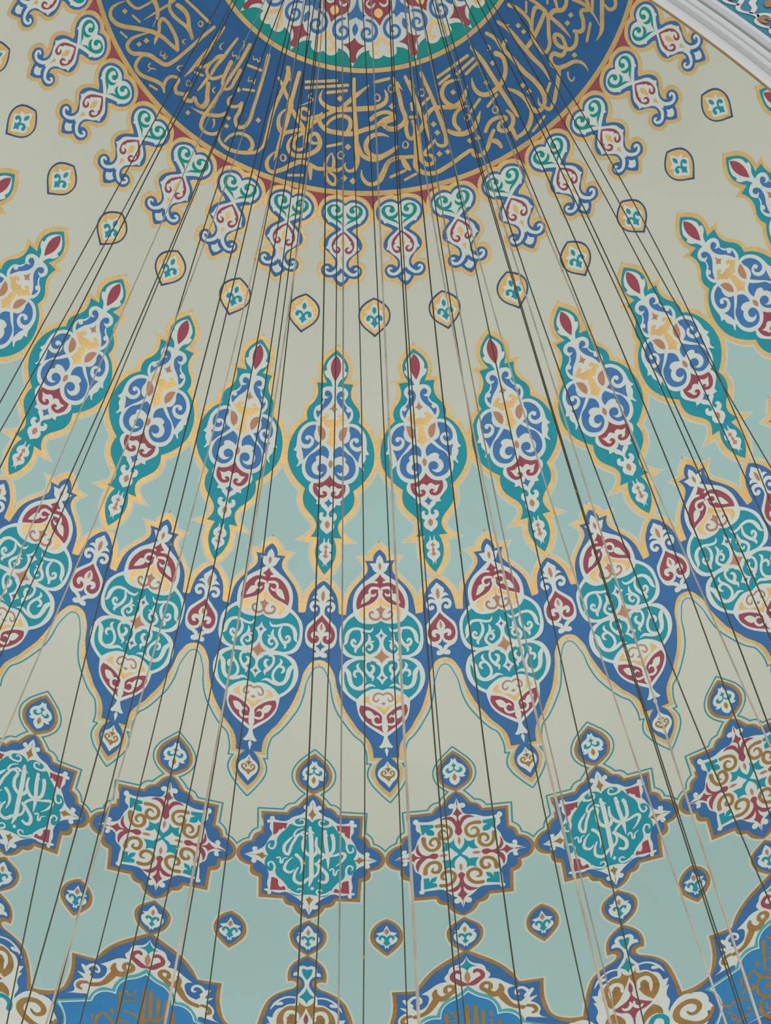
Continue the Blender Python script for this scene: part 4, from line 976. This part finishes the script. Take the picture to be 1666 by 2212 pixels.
band('blue_band', 'scalloped_frieze', range(-4, 5), 'continuous blue scalloped frieze with gold edges running round the middle of the dome', 'frieze', 0.02)
spread('blue_cartouche', list(range(-3, 4)), LV * 1.2, ordl('white-framed turquoise double-lobed cartouche in the blue frieze', 'frieze'), 'cartouche', 'turquoise cartouches in the blue frieze')
spread('palmette_bud', [k - 0.5 for k in range(-3, 5)], LV * 1.2, ordl('white palmette above a red spade in the blue frieze', 'frieze'), 'ornament', 'red spade palmettes between the cartouches')
spread('blue_finial', [k - 0.5 for k in range(-2, 4)], LV * 0.4, ordl('small blue almond finial on top of an eight-pointed star'), 'ornament', 'blue almond finials above the stars')
star_lab = {-1.5: 'leftmost floral eight-pointed star with red palmettes and bronze spirals', 0.5: 'middle floral eight-pointed star with red palmettes and bronze spirals', 2.5: 'rightmost floral eight-pointed star, cut by the right edge, bronze spirals'}
spread('floral_star', [-1.5, 0.5, 2.5], 0, lambda i, k: star_lab[k], 'star', 'floral eight-pointed stars', 0.02)
call = {-2.5: 'leftmost eight-pointed star with white Arabic writing, cut by the left edge', -0.5: 'eight-pointed star with white Arabic writing on teal, left of the centre', 1.5: 'eight-pointed star with white Arabic writing on teal, right of the centre'}
spread('calligraphy_star', [-2.5, -0.5, 1.5], 0, lambda i, k: call[k], 'star', 'eight-pointed stars with Arabic writing', 0.02)
spread('ring_bud', [-2.5, -1.5, -0.5, 0.5, 1.5, 2.5], LV * 0.4, ordl('blue almond bud linking a star to the bottom frieze'), 'ornament', 'blue almond buds under the stars', 0.02)
spread('lower_almond_drop', [-2, -1, 0, 1, 2], 0, ordl('lone bronze-edged blue almond on light blue plaster'), 'ornament', 'lone blue almonds on the light blue zone', 0.02)
band('lower_band', 'arcaded_frieze', (-2, 0, 2), 'blue frieze with bronze edge of arches and onion domes along the bottom', 'frieze', 0.02)
lot = {-2.5: 'onion-shaped blue finial with teal heart at the lower left corner', -0.5: 'onion-shaped blue finial with teal heart and red centre, left of middle', 1.5: 'onion-shaped blue finial with teal heart and red centre, lower right'}
spread('lotus_finial', [-2.5, -0.5, 1.5], 0, lambda i, k: lot[k], 'ornament', 'onion finials of the bottom frieze')
arl = {-1.5: 'bright blue arched panel with bronze writing at the lower left', 0.5: 'bright blue arched panel with bronze writing right of the bottom centre', 2.5: 'bright blue arched panel with bronze writing in the lower right corner'}
panels = spread('arched_panel', [-1.5, 0.5, 2.5], 0, lambda i, k: arl[k], 'panel', 'arched writing panels of the bottom frieze')

for panel, wk in zip(panels, ('panel_writing_left', 'panel_writing_middle', 'panel_writing_right')):
    rk, rc, sm, items = MOTIFS[wk]
    bpy.context.view_layer.update()
    inv = panel.matrix_world.inverted()
    for (part, colour, lv, sh) in shapes(items)[0]:
        sh.build(part, colour, panel, rc, sm, LV * (lv + 1), PHI0 + rk * PER, inv)

# ------------------------------------------------------------------ main arch moulding that crosses the top right corner
AC = (-4.94, 5.20); AY = -7.05
def arc_pt(a, r): return (AC[0] + r * math.cos(a), AC[1] + r * math.sin(a))
R0 = math.hypot(0.944 - AC[0], 7.916 - AC[1])
A0, A1, NA = math.radians(4), math.radians(58), 96
def sweep(name, prof_pts, mat, smooth_=True):
    V, F = [], []
    n = len(prof_pts)
    for i in range(NA + 1):
        a = A0 + (A1 - A0) * i / NA
        for (dr, dy) in prof_pts:
            x, z = arc_pt(a, R0 + dr); V.append((x, AY - dy, z))
    for i in range(NA):
        for j in range(n - 1): F.append((i * n + j, i * n + j + 1, (i + 1) * n + j + 1, (i + 1) * n + j))
    o = mesh_obj(name, V, F, mat)
    if smooth_: o.data.polygons.foreach_set('use_smooth', [True] * len(F))
    return o
def arch():
    o = sweep('trim_1', [(0.001, -0.004), (0.001, 0.0), (0.006, 0.001), (0.006, 0.0)], 'brown', False); o['kind'] = 'structure'
    o = sweep('trim_2', [(0.006, 0.0), (0.045, 0.001), (0.046, 0.006), (0.049, 0.006), (0.052, 0.014), (0.060, 0.018), (0.066, 0.016),
                         (0.068, 0.006), (0.072, 0.006), (0.080, 0.014), (0.092, 0.018), (0.100, 0.014), (0.103, 0.002), (0.108, 0.002), (0.110, 0.016),
                         (0.120, 0.026), (0.130, 0.028), (0.139, 0.022), (0.143, 0.010), (0.145, 0.0), (0.150, -0.02)], 'plaster_white', False); o['kind'] = 'structure'
    o = sweep('wall_right', [(0.143, -0.03), (0.143, 0.0), (0.5, 0.0), (0.9, 0.0), (0.9, -0.03)], 'band_teal', False); o['kind'] = 'structure'
    # scroll painted along the band; positions along the arch in metres and across it
    root = bpy.data.objects.new('scroll_border', None); COL.objects.link(root); root.location = (0.95, AY, 8.05)
    tag(root, 'white and bronze scroll border on teal band beyond the white moulding, top right', 'ornament')
    def lay(name, mat, V2, F, h):
        V = []
        for (u, v) in V2:
            v += 0.03
            a = AMID + u / R0
            x, z = arc_pt(a, R0 + v); V.append((x - 0.95, -h, z - 8.05))
        mesh_obj(name, V, F, mat, root)
    AMID = math.atan2(8.05 - AC[1], 1.0 - AC[0])
    white, bronze, line = Sheet(), Sheet(), Sheet()
    for rep in (-2, -1, 0, 1, 2):
        o_ = rep * 0.17
        def S(sh, pts, w):
            p3 = [(x + o_, y, False) for x, y in pts]
            l, lw = smooth(p3, False, w, 5); sh.add(*ribbon(l, lw))
        S(white, [(-0.085, 0.175), (-0.06, 0.155), (-0.03, 0.158), (-0.01, 0.178), (0.02, 0.172), (0.05, 0.155), (0.085, 0.175)], [0.014] * 7)
        S(white, [(-0.085, 0.175), (-0.06, 0.2), (-0.03, 0.215), (0.0, 0.205), (0.0, 0.185), (-0.02, 0.18)], [0.014, 0.016, 0.018, 0.016, 0.012, 0.006])
        S(bronze, [(-0.055, 0.178), (-0.035, 0.172), (-0.02, 0.182), (-0.03, 0.196), (-0.045, 0.192)], [0.016, 0.02, 0.02, 0.016, 0.008])
        S(white, [(0.02, 0.172), (0.045, 0.2), (0.08, 0.215), (0.1, 0.25)], [0.012, 0.016, 0.02, 0.012])
        S(line, [(-0.09, 0.182), (-0.055, 0.162), (-0.03, 0.165), (-0.005, 0.185), (0.02, 0.18), (0.05, 0.162), (0.08, 0.182)], [0.0016] * 7)
        S(bronze, [(0.03, 0.24), (0.05, 0.25), (0.06, 0.27), (0.04, 0.28)], [0.02, 0.024, 0.02, 0.01])
    lay('white_scroll', 'plaster_white', white.V, white.F, 0.002)
    lay('bronze_scroll', 'brown', bronze.V, bronze.F, 0.004)
    lay('brown_line', 'red', line.V, line.F, 0.003)
arch()

# ------------------------------------------------------------------ chandelier cables falling from the crown of the dome
def cables():
    rnd = random.Random(7)
    pale = {6: 0.0035, 3: 0.0035, 22: 0.0048, 27: 0.0045, 33: 0.0042, 36: 0.004, 10: 0.0032, 15: 0.004, 30: 0.0035, 19: 0.0055, 28: 0.005}
    for i, (a, m, b, t) in enumerate(CABLES):
        A, Mi, B = Vector(a), Vector(m), Vector(b)
        rad = pale.get(i, rnd.uniform(0.0042, 0.0055))
        kind = 'pale_cable' if i in pale else 'steel'
        t = min(max(t, 0.05), 0.95)
        ctl = (Mi - A * (1 - t) ** 2 - B * t * t) / (2 * t * (1 - t))
        N = 60; K = 8
        root = bpy.data.objects.new('chandelier_cable', None); COL.objects.link(root); root.location = A
        V, F = [], []
        P = [A * (1 - s) ** 2 + ctl * 2 * s * (1 - s) + B * s * s for s in [j / N for j in range(N + 1)]]
        for j, p in enumerate(P):
            d = (P[min(j + 1, N)] - P[max(j - 1, 0)]).normalized()
            u = d.cross(Vector((0, 1, 0.2))).normalized(); v = d.cross(u)
            for k in range(K):
                th = 2 * math.pi * k / K
                V.append(tuple(p - A + (u * math.cos(th) + v * math.sin(th)) * rad))
        for j in range(N):
            for k in range(K):
                k2 = (k + 1) % K
                F.append((j * K + k, j * K + k2, (j + 1) * K + k2, (j + 1) * K + k))
        F.append(tuple(range(K))); F.append(tuple(N * K + k for k in range(K)))
        w = mesh_obj('wire', V, F, kind, root)
        w.data.polygons.foreach_set('use_smooth', [True] * len(F))
        # little brass clamps crimped on the wire
        for c in range(rnd.choice((1, 1, 2))):
            s = rnd.uniform(0.2, 0.75)
            p = A * (1 - s) ** 2 + ctl * 2 * s * (1 - s) + B * s * s
            d = ((A * (-2) * (1 - s)) + ctl * 2 * (1 - 2 * s) + B * 2 * s).normalized()
            u = d.cross(Vector((0, 1, 0.2))).normalized(); v = d.cross(u)
            V, F = [], []
            prof_ = [(-0.014, 1.1), (-0.011, 1.5), (0.0, 1.8), (0.011, 1.5), (0.014, 1.1)]
            for (h, rr) in prof_:
                for k in range(8):
                    th = 2 * math.pi * k / 8
                    V.append(tuple(p - A + d * h + (u * math.cos(th) + v * math.sin(th)) * rad * rr))
            for j in range(4):
                for k in range(8):
                    k2 = (k + 1) % 8
                    F.append((j * 8 + k, j * 8 + k2, (j + 1) * 8 + k2, (j + 1) * 8 + k))
            F.append(tuple(range(8))); F.append(tuple(32 + k for k in range(8)))
            mesh_obj('clamp', V, F, 'brass', root)
        n = i + 1
        suf = 'th' if 10 <= n % 100 <= 20 else {1: 'st', 2: 'nd', 3: 'rd'}.get(n % 10, 'th')
        what = 'pale braided chandelier cable' if kind == 'pale_cable' else 'thin dark steel chandelier cable'
        tag(root, '%s, %d%s from the left among those crossing the top edge' % (what, n, suf), 'cable', 'chandelier cables falling from the dome crown')
cables()
